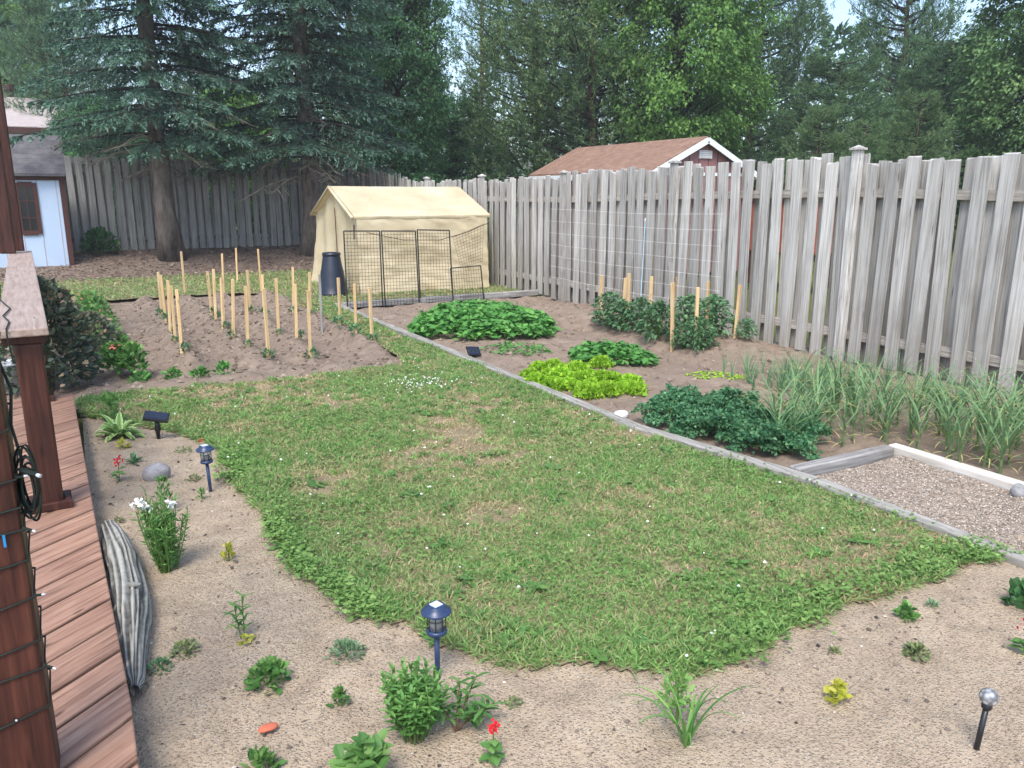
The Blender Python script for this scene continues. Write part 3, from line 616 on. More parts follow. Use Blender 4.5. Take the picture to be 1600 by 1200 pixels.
for b_, t_, k in RST: stake(b_, t_, f'orange-tan wooden stake among the tomatoes by the fence, {k}', 'stakes among the tomatoes', soil=zr_soil, wd=.04)

# ---------------------------------------------------------------- trellis wires on the fence, blue pole
tr = thing('trellis_netting', 'thin white trellis wires strung in front of the long fence', 'trellis', (7.02, 8, 0))
for i, (zz) in enumerate([.38, .56, .74, .93, 1.12, 1.31, 1.5]):
    mb = MB(); P = [(.0+.02*math.sin(k*2.1+i), -.05*i*.0+4.1*(1-k/9)-.45, zz+.006*math.sin(k*.9+i)-.02*math.sin(math.pi*k/9)) for k in range(10)]
    mb.tube(P, .0018, 4); mb.build('wire', 'wire_white', tr)
for yy in (-.42, 1.3, 3.0): MB().tube([(.0, yy, .3), (.01, yy+.03, 1.52)], .002, 4).build('wire', 'wire_white', tr)
p0 = PX(1004, 452, 7.12); p1 = PX(1008, 345, 7.12)
t = thing('gap_sliver', 'thin pale blue pole standing in for a gap between the fence boards', 'sliver', (7.09, p0[1], 0))  # thin blue tube stands in for the blue seen through a board gap
MB().tube([(0, 0, 0), (.03, p1[1]-p0[1], p1[2])], .007, 8).build('shaft', 'pale_blue', t); MB().lathe([(.01, 0), (.01, .03), (.005, .035)], 8, (.03, p1[1]-p0[1], p1[2])).build('end_cap', 'white_paint', t)

# ---------------------------------------------------------------- solar lights
def lantern(loc, label, h=.30, s=1., tilt=(0, 0)):
    l = thing('solar_lantern', label, 'garden light', loc, 0, 'blue solar path lanterns'); l.rotation_euler = (tilt[0], tilt[1], .3)
    hb = h-.125*s
    MB().tube([(0, 0, -.06), (0, 0, hb)], .0105*s, 10).build('stake', 'lantern_paint', l, True)
    MB().lathe([(.012*s, hb-.012*s), (.037*s, hb-.002), (.039*s, hb+.008*s), (.034*s, hb+.015*s), (.005*s, hb+.016*s)], 24).build('base_ring', 'lantern_paint', l, True)
    MB().lathe([(.0285*s, hb+.016*s), (.0285*s, hb+.078*s)], 20).build('glass', 'glass', l, True)
    MB().lathe([(.012*s, hb+.017*s), (.02*s, hb+.03*s), (.012*s, hb+.045*s), (.004, hb+.046*s)], 12).build('reflector', 'white_paint', l, True)
    for k in range(8):
        a = k*math.pi/4; MB().tube([(.034*s*math.cos(a), .034*s*math.sin(a), hb+.01*s), (.034*s*math.cos(a), .034*s*math.sin(a), hb+.084*s)], .0017*s, 5).build('bar', 'black_plastic', l)
    rg = MB(); rg.tube([(.034*s*math.cos(a), .034*s*math.sin(a), hb+.055*s) for a in np.linspace(0, 2*math.pi, 25)], .0014*s, 5); rg.build('cage_ring', 'black_plastic', l)
    c = MB().lathe([(.030*s, hb+.078*s), (.0555*s, hb+.082*s), (.0565*s, hb+.086*s), (.052*s, hb+.091*s), (.036*s, hb+.101*s), (.035*s, hb+.107*s), (.032*s, hb+.110*s), (.002, hb+.111*s)], 32).build('cap', 'lantern_paint', l, True)
    MB().box((0, 0, hb+.1125*s), (.036*s, .036*s, .003)).build('solar_panel', 'pale_solar_cell', c); return l
lantern(G(684, 1060), 'navy solar lantern on a stake in the foreground beside the green bush', .315, 1.0)
lantern(G(329, 766), 'smaller looking navy solar lantern at the left lawn edge', .30, .95, (0, -.04))
def spot(loc, label, h, tilt, rz, lying=False):
    s = thing('solar_spotlight', label, 'garden light', loc, rz)
    if not lying: MB().lathe([(.012, 0), (.016, .06), (.022, .065), (.02, .1), (.016, h)], 12).build('stake', 'black_plastic', s, True)
    hd = MB().box((0, 0, 0), (.17, .11, .022)).build('panel_case', 'black_plastic', s, bev=.004, loc=(0, 0, h+.02)); hd.rotation_euler = tilt
    MB().box((0, 0, .0125), (.15, .092, .003)).build('solar_cell', 'solar_cell', hd); return s
spot(G(248, 686), 'small black solar panel light on a short stake near the hosta', .15, (R(18), R(12), .2), -.4)
sp = spot(G(740, 560), 'black solar panel light tipped over just inside the edging', .06, (R(52), R(8), .5), -.3, False)
gl = thing('solar_globe_light', 'crackled glass globe light on a black stake at lower right', 'garden light', G(1525, 1172)); gl.rotation_euler = (.02, .1, 0)
MB().tube([(0, 0, -.05), (0, 0, .155)], .009, 10).build('stake', 'black_plastic', gl, True)
MB().lathe([(.013, .15), (.016, .155), (.016, .168), (.01, .172)], 14).build('collar', 'black_plastic', gl, True)
MB().lathe([(.028*math.sin(a)+.0005, .192-.028*math.cos(a)) for a in np.linspace(.15, math.pi, 14)], 20).build('globe', 'crackled_glass', gl, True)

# ---------------------------------------------------------------- driftwood log, stones, shard
A = np.array(G(172, 838)); B = np.array(G(212, 1090)); A[2] = .10; B[2] = .07
lg = thing('driftwood_log', 'grey grooved driftwood log lying along the deck edge', 'log', (A[0]+.0, A[1], 0))
n, k = 60, 72; V = []; T = []
for i in range(n+1):
    q = i/n; c = A*(1-q)+B*q; c = c-np.array(A)+np.array((-.0, 0, .06)); c[0] += .035*math.sin(math.pi*q)
    rad = (.024+.046*math.sin(math.pi*min(1, .1+.85*q))**.8)*(.8+.4*float(fbm(q*6, 2.2, 83, 3)))*(1.1 if q < .7 else 1.1-.9*(q-.7))*(1 if .03 < q < .97 else .6)
    for j in range(k):
        a = 2*math.pi*j/k; g = float(fbm(a*3.2+1.2*math.sin(q*4)+.6*math.sin(11*q), q*2.2, 81, 3)); g2 = abs(math.sin(a*7+1.2*math.sin(q*4)+8*fbm(math.cos(a)*2+5, q*2.5+math.sin(a), 82, 3)))
        rr = rad*(1+.25*(g-.5)+.22*(g2-.6)); V.append((c[0]+rr*math.cos(a)*.85, c[1], c[2]+rr*math.sin(a)*1.15)); T.append(np.clip(1.25*g2**1.3*(.5+.9*g)-.08, 0, 1))
F = [(i*k+j, i*k+(j+1) % k, (i+1)*k+(j+1) % k, (i+1)*k+j) for i in range(n) for j in range(k)]+[tuple(range(k)), tuple(n*k+j for j in range(k-1, -1, -1))]
MB().add(V, F, T).build('trunk', 'driftwood', lg, True)
sn = MB(); sn.tube([(A[0]*0+.03, -.9, .12), (.07, -.97, .15), (.09, -1.0, .16)], [.018, .012, .006], 8, t=.6); sn.build('stub', 'driftwood', lg, True)
def rock(loc, s, label, mat='granite', name='garden_rock', cat='rock', seed=1):
    r = np.random.default_rng(seed); mb = MB(); nu, nv = 16, 10; V = []
    off = r.uniform(0, 20, 3)
    for i in range(nv+1):
        for j in range(nu):
            th = math.pi*i/nv; ph = 2*math.pi*j/nu; d = np.array((math.sin(th)*math.cos(ph), math.sin(th)*math.sin(ph), math.cos(th)))
            f = .72+.5*float(fbm(d[0]*1.7+off[0]+d[2], d[1]*1.7+off[1]-d[2]*.7, seed, 3)); f = min(f, 1.02); V.append(d*np.array(s)*f)
    F = [(i*nu+j, (i+1)*nu+j, (i+1)*nu+(j+1) % nu, i*nu+(j+1) % nu) for i in range(nv) for j in range(nu)]
    o = mb.add(V, F).build(name, mat, None, True); o.location = loc; return tag(o, label, cat)
x, y, z = G(246, 748); rock((x, y, .035), (.085, .06, .07), 'grey granite rock behind the white flowered bush', seed=4)
x, y, z = G(970, 654); rock((x, y, .03), (.07, .05, .04), 'whitish stone on the edging beside the kale', 'white_paint', 'garden_stone', 'stone', 6)
x, y, z = G(85, 600); rock((x, y, .1), (.16, .12, .2), 'pale upright stone at the foot of the dark shrub by the railing', 'concrete', 'garden_stone', 'stone', 9)
x, y, z = G(1592, 775); rock((x, y, .03), (.06, .05, .05), 'grey stone at the right end of the whitish timber', 'granite', 'garden_stone', 'stone', 12)
x, y, z = G(418, 1140); o = rock((x, y, .008), (.035, .022, .009), 'orange terracotta shard lying on the sand', 'terracotta', 'pottery_shard', 'shard', 13)
x, y, z = G(316, 690); o = rock((x, y, .01), (.035, .03, .02), 'orange terracotta shard at the lawn edge by the lantern', 'terracotta', 'pottery_shard', 'shard', 14)
x, y, z = G(20, 612); pl_ = thing('plastic_pail', 'white plastic pail partly hidden behind the near porch post', 'pail', (x, y, 0)); MB().lathe([(.11, 0), (.135, .26), (.145, .26), (.145, .28), (.13, .28), (.1, .02)], 20).build('body', 'white_paint', pl_, True); MB().tube([(.14*math.cos(a), 0, .26-.12*math.sin(a)) for a in np.linspace(0, math.pi, 9)], .004, 5).build('handle', 'black_metal', pl_)

# ---------------------------------------------------------------- string lights on the near post
st = thing('string_lights', 'dark green string light cable wound round the near porch post', 'string lights', (-.268, 2.35, 0))
def wrap(zs):
    P = []; h = .0745
    for z0, z1 in zip(zs[:-1], zs[1:]):
        for c, q in (((-h, -h), 0), ((h, -h), .3), ((h, h), .5), ((-h, h), .8)): P.append((c[0], c[1], z0+(z1-z0)*q+random.uniform(-.006, .006)))
    return P
zs = [.36, .50, .565, .69, .80, .90, .95, 1.02, 1.12, 1.3, 1.5]
MB().tube(wrap(zs), .0032, 6).build('cable', 'cable', st)
for i, z0 in enumerate(zs[:-1]):
    for xx, face in (((.074, 1),) if i % 2 else ((-.01-.03*(i % 3), 0),)):
        zz = z0+.3*(zs[i+1]-z0)*(1 if face else .6)
        b0 = (xx, -.076 if not face else -.07, zz); d = (.02, -.016, .006-.012*(i % 4 == 1)) if face else (.004, -.012, .004)
        e1 = tuple(np.array(b0)+np.array(d)); so = MB().tube([b0, e1], .0036, 7).build('socket', 'cable', st); MB().tube([e1, tuple(np.array(e1)+np.array(d)*.35)], .0026, 7).build('bulb', 'bulb', so)
MB().box((.03, -.078, .89), (.006, .003, .032)).build('tag', 'blue_tag', st)
bd = MB(); r_ = random.Random(5)
for k in range(9):
    c = np.array((.09+r_.uniform(-.012, .012), -.03, 1.02+r_.uniform(-.02, .02))); rx, rz_ = r_.uniform(.012, .028), r_.uniform(.05, .095); ph = r_.uniform(0, 6)
    bd.tube([tuple(c+np.array((rx*math.cos(a), .02*math.sin(a+ph), rz_*math.sin(a)))) for a in np.linspace(0, 2*math.pi, 22)], .0032, 5)
bd.tube([(.09, -.03, 1.08), (.075, .0, 1.17), (.085, .02, 1.26), (.06, .04, 1.36), (.05, .06, 1.48)], .004, 5); bd.build('coil', 'cable', st)
plug = MB().tube([(.085, -.04, 1.06), (.12, -.07, 1.05)], .008, 8).build('plug', 'cable', st); MB().tube([(.12, -.07, 1.05), (.128, -.077, 1.048)], .005, 8).build('plug_tip', 'bulb', plug)
c2 = thing('power_cable', 'dark cable lying along the worn railing cap', 'cable', (-.33, 4.5, DZ+.965), .044); MB().tube([(.0, .0, .003), (.01, .25, .003), (-.02, .5, .003), (.01, .8, .003), (-.05, 1.3, .003), (-.06, 2.2, .003)], .004, 6).build('cord', 'cable', c2); MB().tube([(.0, 0, .003), (-.0, -.04, -.02), (.01, -.05, -.16)], .004, 6).build('hanging_end', 'cable', c2)

# ================================================================ TREES
UP = np.array((0, 0, 1.))
def twigline(P0, d, L, n, droop):        # points along many short twigs
    q = np.linspace(.15, 1, n)[None, :, None]
    return P0[:, None]+d[:, None]*L[:, None, None]*q-UP*(droop*L[:, None, None]*q*q)
def spruce(seed, H, r0, zlow, zfull=9.):
    r = np.random.default_rng(seed); tr = MB(); Q = []; T = []; lim = MB(); dead = MB()
    zz = np.linspace(-.15, H, 14); bend = np.cumsum(r.normal(0, .03, 14))
    rad = .21*(1-zz/H)**.8+.015; rad[0] = .34; rad[1] = .235
    tr.tube(np.c_[bend-bend[0], bend[::-1]-bend[-1], zz], rad, 14)
    z = zlow
    while z < H-.3:
        f = 1-z/H; n = 7; a0 = r.uniform(0, 6.3)
        for k in range(n):
            az = a0+k*2*math.pi/n+r.normal(0, .2); L = (r0*f**.75+.25)*r.uniform(.75, 1.12); zz_ = z+r.uniform(-.15, .15)
            d = np.array((math.cos(az), math.sin(az), 0.)); q = np.linspace(0, 1, 9)[:, None]
            path = d*L*q+UP*(zz_+L*(.10*q-.42*q**2+.16*q**3))
            lim.tube(path[::2], np.linspace(.035, .008, 5)*(.6+.5*f), 5, cap=False)
            full = z < zfull; nt = int(L*(22 if full else 7)); ns = 13 if full else 6
            tq = np.sort(r.uniform(.12, 1, nt)); i0 = np.clip((tq*8).astype(int), 0, 7); fr = (tq*8-i0)[:, None]
            P0 = path[i0]*(1-fr)+path[i0+1]*fr; sgn = r.choice([-1, 1], nt)[:, None]; sd = np.array((-d[1], d[0], 0.))
            td = unit(d*.75+sd*sgn*.75-UP*.15+r.normal(0, .14, (nt, 3))); tl = (.20+.5*(1-tq)*L*.45)*r.uniform(.6, 1.2, nt); tl = np.minimum(tl, .75)
            P = twigline(P0, td, tl, ns, .45).reshape(-1, 3); tdr = np.repeat(td, ns, 0); m_ = len(P)
            dirn = unit(tdr*1.0-UP*.3+r.normal(0, .55, (m_, 3)))
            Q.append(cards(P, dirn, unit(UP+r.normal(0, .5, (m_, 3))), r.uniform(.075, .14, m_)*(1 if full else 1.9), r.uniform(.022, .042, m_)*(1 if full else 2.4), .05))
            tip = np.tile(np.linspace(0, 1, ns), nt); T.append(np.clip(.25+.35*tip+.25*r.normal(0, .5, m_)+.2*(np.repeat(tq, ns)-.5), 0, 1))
        z += r.uniform(.30, .42)*(1 if z < zfull else 1.4)
    for k in range(26):                  # bare lower branches
        az = r.uniform(0, 6.3); L = r.uniform(.7, 2.2); z = r.uniform(zlow-.75, zlow+.9); d = np.array((math.cos(az), math.sin(az), 0)); q = np.linspace(0, 1, 6)[:, None]
        path = d*L*q+UP*(z+L*(.05*q-.28*q*q)); dead.tube(path, np.linspace(.018, .004, 6), 5, cap=False)
        for j in range(12):
            p = path[2]+(path[5]-path[2])*r.uniform(0, 1); dv = unit(d*.6+np.array((-d[1], d[0], 0))*r.choice([-1, 1])*.8+UP*r.uniform(-.6, .1)); l = r.uniform(.15, .5)
            dead.tube([p, p+dv*l*.5-UP*.02, p+dv*l-UP*.1*l], [.006, .005, .003], 4, cap=False)
    return tr, lim, dead, np.concatenate(Q), np.concatenate(T)
def pine(seed, H, r0, zlow, nb, tufts=22, needles=11, nl=.17, nw=.026):
    r = np.random.default_rng(seed); tr = MB(); lim = MB(); C = []; DD = []
    zz = np.linspace(-.2, H, 12); bx = np.cumsum(r.normal(0, .06, 12)); by = np.cumsum(r.normal(0, .06, 12)); bx -= bx[0]; by -= by[0]
    tr.tube(np.c_[bx, by, zz], .2*(1-zz/H)**.8+.02, 10)
    for b_ in range(nb):
        f = (b_+r.random())/nb; z = zlow+(H-zlow)*f; az = r.uniform(0, 6.3)+b_*2.4; prof = math.sin(math.pi*min(1, .22+.78*f))**.7 if f < .9 else .45
        L = r0*prof*r.uniform(.6, 1.1)+.3; d = np.array((math.cos(az), math.sin(az), 0)); q = np.linspace(0, 1, 7)[:, None]; i = np.clip(z/H*11, 0, 10.99); ii = int(i)
        base = np.array((bx[ii], by[ii], z)); path = base+d*L*q+UP*L*(.05*q+.28*q*q)
        lim.tube(path[::2], np.linspace(.05, .01, 4), 5, cap=False)
        nt = int(tufts*(.4+L/r0)); tq = r.uniform(.3, 1, nt)**.7; P0 = base+d*L*tq[:, None]+UP*(L*(.05*tq+.28*tq**2))[:, None]
        sd = np.array((-d[1], d[0], 0)); spread = r.normal(0, .26, nt)*L*(.4+.6*(1-np.abs(tq-.6)))
        P = P0+sd*spread[:, None]+UP*r.normal(.06, .15, nt)[:, None]*L*.6
        C.append(P); DD.append(unit(d*.55+UP*.7+sd*np.sign(spread)[:, None]*.35+r.normal(0, .25, (nt, 3))))
    C = np.concatenate(C); DD = np.concatenate(DD); n = len(C)
    P = np.repeat(C, needles, 0); Dr = np.repeat(DD, needles, 0); m_ = n*needles
    P = P+Dr*r.uniform(-.12, .12, (m_, 1))
    dirn = unit(Dr*.7+r.normal(0, .6, (m_, 3)))
    Q = cards(P, dirn, unit(r.normal(0, 1, (m_, 3))), r.uniform(.7, 1.25, m_)*nl, r.uniform(.7, 1.3, m_)*nw, .0, .05)
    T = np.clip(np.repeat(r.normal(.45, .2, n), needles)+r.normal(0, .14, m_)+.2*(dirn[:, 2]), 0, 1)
    return tr, lim, Q, T
def broad(seed, H, rx, zlow, ncl, leaves=48, L=.15, W=.11, clump=.42, trunk=.16):
    r = np.random.default_rng(seed); tr = MB(); lim = MB(); n = ncl
    zz = np.linspace(-.2, H*.8, 9); b_ = np.cumsum(r.normal(0, .05, 9)); tr.tube(np.c_[b_-b_[0], -b_+b_[0], zz], trunk*(1-zz/H)+.02, 10)
    f = r.uniform(0, 1, n); z = zlow+(H-zlow)*f; prof = np.sqrt(np.clip(1-((f-.45)/.58)**2, .05, 1)); an = r.uniform(0, 2*math.pi, n)
    lump = .72+.5*vnoise(an*1.6+3, z*.75, seed)
    rr = rx*prof*lump*np.clip(r.uniform(.12, 1.0, n)**.38, 0, 1); C = np.c_[np.cos(an)*rr, np.sin(an)*rr, z]
    for k in range(0, n, max(1, n//70)):
        c = C[k]; s = np.array((0, 0, max(.5, c[2]-.55*np.hypot(c[0], c[1])-.3))); mid = (s+c)/2+UP*.12
        lim.tube([s, mid, c], [.045, .025, .008], 5, cap=False)
    m_ = n*leaves; sz = np.repeat(r.uniform(.6, 1.25, n), leaves)*clump
    P = np.repeat(C, leaves, 0)+r.normal(0, 1, (m_, 3))*sz[:, None]*np.array((.5, .5, .34))
    out = unit(np.c_[P[:, :2], np.zeros(m_)]); dirn = unit(out*.6-UP*.55+r.normal(0, .5, (m_, 3)))
    Q = cards(P, dirn, unit(UP*.9+out*.5+r.normal(0, .5, (m_, 3))), r.uniform(.7, 1.25, m_)*L, r.uniform(.7, 1.25, m_)*W, .12, .1)
    T = np.clip(np.repeat(r.normal(.45, .16, n), leaves)+r.normal(0, .15, m_), 0, 1); return tr, lim, Q, T
def plant_tree(name, label, loc, parts, leafm, bark, rz=0, sc=1, group=None, dead=None):
    t = thing(name, label, 'tree', loc, rz, group); t.scale = (sc, sc, sc)
    tr, lim, Q, T = parts
    tr.build('trunk', bark, t, True); lim.build('limbs', 'limb_bark', t, True)['kind'] = 'stuff'
    if dead: dead.build('dead_branches', 'dead_twig', t, True)['kind'] = 'stuff'
    polys('crown', Q, leafm, T, t); return t
def copy_tree(src, label, loc, rz, sc, group=None, mat=None):
    t = src.copy(); COL.objects.link(t); t.location = loc; t.rotation_euler = (0, 0, rz); t.scale = sc if isinstance(sc, tuple) else (sc,)*3; tag(t, label, 'tree', group)
    for ch in list(src.children):
        c = ch.copy(); COL.objects.link(c); c.parent = t
        if mat and ch.name.startswith('crown'): c.material_slots[0].link = 'OBJECT'; c.material_slots[0].material = MT[mat]
    return t
def dirpt(px, dist): return FW(px, dist)

tr, lim, dead, Q, T = spruce(3, 16, 2.9, 2.75, 8.2)
x, y, z = G(272, 407); print('spruce1', x, y, z)
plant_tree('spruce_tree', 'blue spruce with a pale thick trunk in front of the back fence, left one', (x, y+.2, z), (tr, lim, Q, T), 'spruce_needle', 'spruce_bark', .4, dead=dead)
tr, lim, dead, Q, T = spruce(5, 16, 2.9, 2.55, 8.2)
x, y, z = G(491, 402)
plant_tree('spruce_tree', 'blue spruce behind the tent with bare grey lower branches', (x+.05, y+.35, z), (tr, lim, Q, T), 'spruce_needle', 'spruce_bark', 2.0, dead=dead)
# leafy column behind the corner of the fences
plant_tree('leafy_tree', 'narrow dark green leafy tree just right of the second spruce', dirpt(628, 26), broad(8, 9.5, 1.45, 1.0, 560, 70, .10, .065, .36), 'hedge_leaf', 'pine_bark', 0)
copy_tree(bpy.data.objects['leafy_tree'], 'low rounded leafy tree filling the foot of the sky gap', dirpt(712, 31), 1.7, (1.2, 1.2, .5), None)
# tall thin pines with open crowns against the gap of sky
tp = plant_tree('pine_tree', 'thin tall pine with a bare leaning trunk, left in the gap of sky', dirpt(672, 33), pine(12, 14, 1.7, 3.6, 44, 18, 11, .18, .034), 'pine_needle', 'pine_bark', .5)
tp.scale = (.6, .6, 1)
copy_tree(tp, 'second thin tall pine with a bare trunk in the gap of sky', dirpt(688, 35), 2.2, (.45, .45, .95), None)
copy_tree(tp, 'thin tall pine with a bare trunk nearest to the dense white pines', dirpt(752, 34), 4.0, (.6, .6, 1), None)
# white pines
wp = plant_tree('pine_tree', 'dense soft white pine left of the bright maple, nearest to the sky gap', dirpt(842, 29), pine(15, 12.5, 3.1, .6, 140, 44, 12, .17, .028), 'pine_needle', 'pine_bark', 0)
wp.scale = (.86, .86, 1)
copy_tree(wp, 'white pine with pale candle tips directly behind the mauve shed roof', dirpt(925, 27), 2.1, .86, None)
# the bright maple
mp = plant_tree('maple_tree', 'bright green maple rising behind the mauve shed', dirpt(1050, 27), broad(18, 11.5, 2.65, 1.9, 900, 84, .12, .08, .42), 'maple_leaf', 'pine_bark', 0)
# dark pines to the right
dp = plant_tree('pine_tree', 'dark pine directly right of the bright maple', dirpt(1172, 33), pine(22, 11.6, 3.0, .5, 150, 44, 12, .17, .03), 'dark_pine_needle', 'pine_bark', 0)
dp.scale = (.75, .75, 1)
copy_tree(dp, 'shorter dark pine under the gap of sky at the top right', dirpt(1290, 31), 1.3, (.75, .75, .5), None)
copy_tree(dp, 'tall dark pine between the two gaps of sky at upper right', dirpt(1388, 36), 2.9, (.66, .66, 1.15), None)
copy_tree(dp, 'dark pine close to the pale maple at the right edge', dirpt(1466, 33), 4.4, (.8, .8, .58), None)
copy_tree(mp, 'pale green maple at the right edge of the view', dirpt(1632, 30), 2.0, (1.1, 1.1, 1.05), None, 'pale_maple_leaf')
copy_tree(mp, 'pale green leafy tree beyond the right edge of the view', dirpt(1760, 30), 4.0, 1.1, None, 'pale_maple_leaf')
for (px, ds, rz, sc, lb) in [(1275, 25, .6, .32, 'left one of the young pines just over the fence at right'), (1345, 24, 2.5, .28, 'middle one of the young pines just over the fence at right'), (1420, 25, 4.4, .34, 'right one of the young pines just over the fence at right')]:
    copy_tree(wp, lb, dirpt(px, ds), rz, sc, 'young pines over the fence')
copy_tree(mp, 'yellow-green leafy tree at the far upper left', dirpt(28, 50), 1.0, (1.1, 1.1, 1.15), None, 'maple_leaf')
copy_tree(mp, 'low leafy tree behind the back fence between the spruces', dirpt(375, 31), 3.0, (.7, .7, .42), None, 'maple_leaf')
copy_tree(mp, 'leafy tree behind the left spruce', dirpt(165, 36), 5.0, (.8, .8, .42), None, 'hedge_leaf')
copy_tree(dp, 'dark pine standing left of the left spruce in the distance', dirpt(118, 42), 1.9, (.8, .8, .95), None)
copy_tree(dp, 'distant dark pine seen between both spruce trunks', dirpt(330, 43), 3.3, (.8, .8, .72), None)
copy_tree(dp, 'low dark pine behind the gap between both spruces', dirpt(425, 38), .3, .5, None)
copy_tree(dp, 'dark pine behind the second spruce', dirpt(560, 36), 3.9, 1.1, None)
# far wood as one mass
r = np.random.default_rng(77); QQ = []; TT = []
for k in range(34):
    px = -60+k*54+r.uniform(-15, 15); x, y, z = FW(px, r.uniform(46, 58)); hh = r.uniform(5.6, 6.6) if (650 < px < 790) else r.uniform(9.5, 13)
    if 1245 < px < 1330 or 1430 < px < 1500: hh = 9.5
    if 80 < px < 480: hh = r.uniform(3.5, 5)
    n = 1500; f = r.uniform(0, 1, n)**1.15; rr = (1-f**1.8)*3.2*r.uniform(.2, 1, n)**.5+.2; a = r.uniform(0, 6.3, n); P = np.c_[x+rr*np.cos(a), y+rr*np.sin(a), z+.1+hh*f]
    D = unit(np.c_[np.cos(a), np.sin(a), r.uniform(-.3, .8, n)]+r.normal(0, .4, (n, 3))); QQ.append(cards(P, D, rdir(n, r), r.uniform(.4, .8, n), r.uniform(.12, .24, n))); TT.append(np.clip(r.normal(.35, .2, n), 0, 1))
o = polys('distant_wood', np.concatenate(QQ), 'dark_pine_needle', np.concatenate(TT)); tag(o, 'dim wood in the distance behind all the nearer trees', 'wood', None, 'stuff')
# brush behind the fences
QQ = []; TT = []; 
for k in range(60):
    x = -9+k*.42+r.uniform(-.2, .2); y = 22.9+r.uniform(0, 1.6); hh = r.uniform(.8, 2.2); n = 260; P = np.c_[x+r.normal(0, .35, n), y+r.normal(0, .35, n), .35+hh*r.uniform(0, 1, n)]
    QQ.append(cards(P, unit(r.normal(0, 1, (n, 3))+UP*.4), rdir(n, r), r.uniform(.1, .2, n), r.uniform(.06, .11, n))); TT.append(np.clip(r.normal(.5, .25, n), 0, 1))
o = polys('undergrowth', np.concatenate(QQ), 'hedge_leaf', np.concatenate(TT)); tag(o, 'low green brush growing beyond the back fence', 'undergrowth', None, 'stuff')

# ================================================================ PLANTS
def leaf6(P, D, N, L, W, cup=.15, droop=.1):
    D = unit(D); S = unit(np.cross(D, N)); Nn = np.cross(S, D); n = len(P)
    L = np.broadcast_to(np.asarray(L, float), (n,))[:, None]; W = np.broadcast_to(np.asarray(W, float), (n,))[:, None]
    pt = lambda a, b: P+D*L*a+S*W*b+Nn*W*(abs(b)*cup*2)-UP*L*droop*a*a
    return np.stack([pt(0, 0), pt(.22, .4), pt(.6, .5), pt(1, 0), pt(.6, -.5), pt(.22, -.4)], 1)
def dome(n, h, rx, ry, r, shell=.5, zpow=1.):
    a = r.uniform(0, 6.283, n); f = r.uniform(0, 1, n)**zpow; rad = np.sqrt(np.clip(1-f**2.2, .02, 1))*r.uniform(0, 1, n)**shell
    return np.c_[np.cos(a)*rad*rx, np.sin(a)*rad*ry, f*h]
def bush(name, label, loc, h, rx, n, L, W, mat, cat='plant', seed=1, stems=6, group=None, ry=None, up=.3, stemmat='green_stem', shell=.5, round_=True, tint=(.5, .22), zlow=.12, narrow=False, flowers=None, droop=.1):
    r = np.random.default_rng(seed); t = thing(name, label, cat, loc, 0, group); ry = ry or rx
    P = dome(n, h*(1-zlow), rx, ry, r, shell); P[:, 2] += h*zlow
    out = unit(np.c_[P[:, :2], P[:, 2]*.5]); D = unit(out*.8+UP*up+r.normal(0, .45, (n, 3))); N = unit(UP+out*.4+r.normal(0, .35, (n, 3)))
    Ls = r.uniform(.65, 1.25, n)*L; Ws = r.uniform(.7, 1.2, n)*W
    Q = leaf6(P, D, N, Ls, Ws, .15, droop) if round_ else cards(P, D, N, Ls, Ws, .12, droop)
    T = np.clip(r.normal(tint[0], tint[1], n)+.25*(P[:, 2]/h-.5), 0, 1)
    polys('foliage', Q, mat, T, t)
    s = MB()
    for k in range(stems):
        e = P[r.integers(n)]; e = e*np.array((.85, .85, 1)); b_ = np.array((e[0]*.12, e[1]*.12, -.01)); s.tube([b_, (b_+e)/2+UP*.1*h*0+np.array((e[0]*-.1, e[1]*-.1, .05*h)), e], np.array((.006, .005, .003))*max(.5, h/.35), 5, t=.3)
    if stems: s.build('stems', stemmat, t)
    if flowers:
        fm, fn, fs = flowers
        for k in range(fn):
            a = r.uniform(0, 6.3); q = r.uniform(.2, .8); c = np.array((math.cos(a)*rx*q, math.sin(a)*ry*q, h*r.uniform(.85, 1.05)))
            P2 = c+r.normal(0, fs*.45, (16, 3))*np.array((1, 1, .4)); polys('flower', leaf6(P2, unit(r.normal(0, 1, (16, 3))+UP*.3), unit(UP+r.normal(0, .3, (16, 3))), fs*.6, fs*.5), fm, None, t)
    return t
def copy_plant(src, loc, rz, sc, label=None):
    t = src.copy(); COL.objects.link(t); t.location = loc; t.rotation_euler = (0, 0, rz); t.scale = (sc,)*3 if not isinstance(sc, tuple) else sc
    if label: t['label'] = label
    for ch in list(src.children): c = ch.copy(); COL.objects.link(c); c.parent = t
    return t

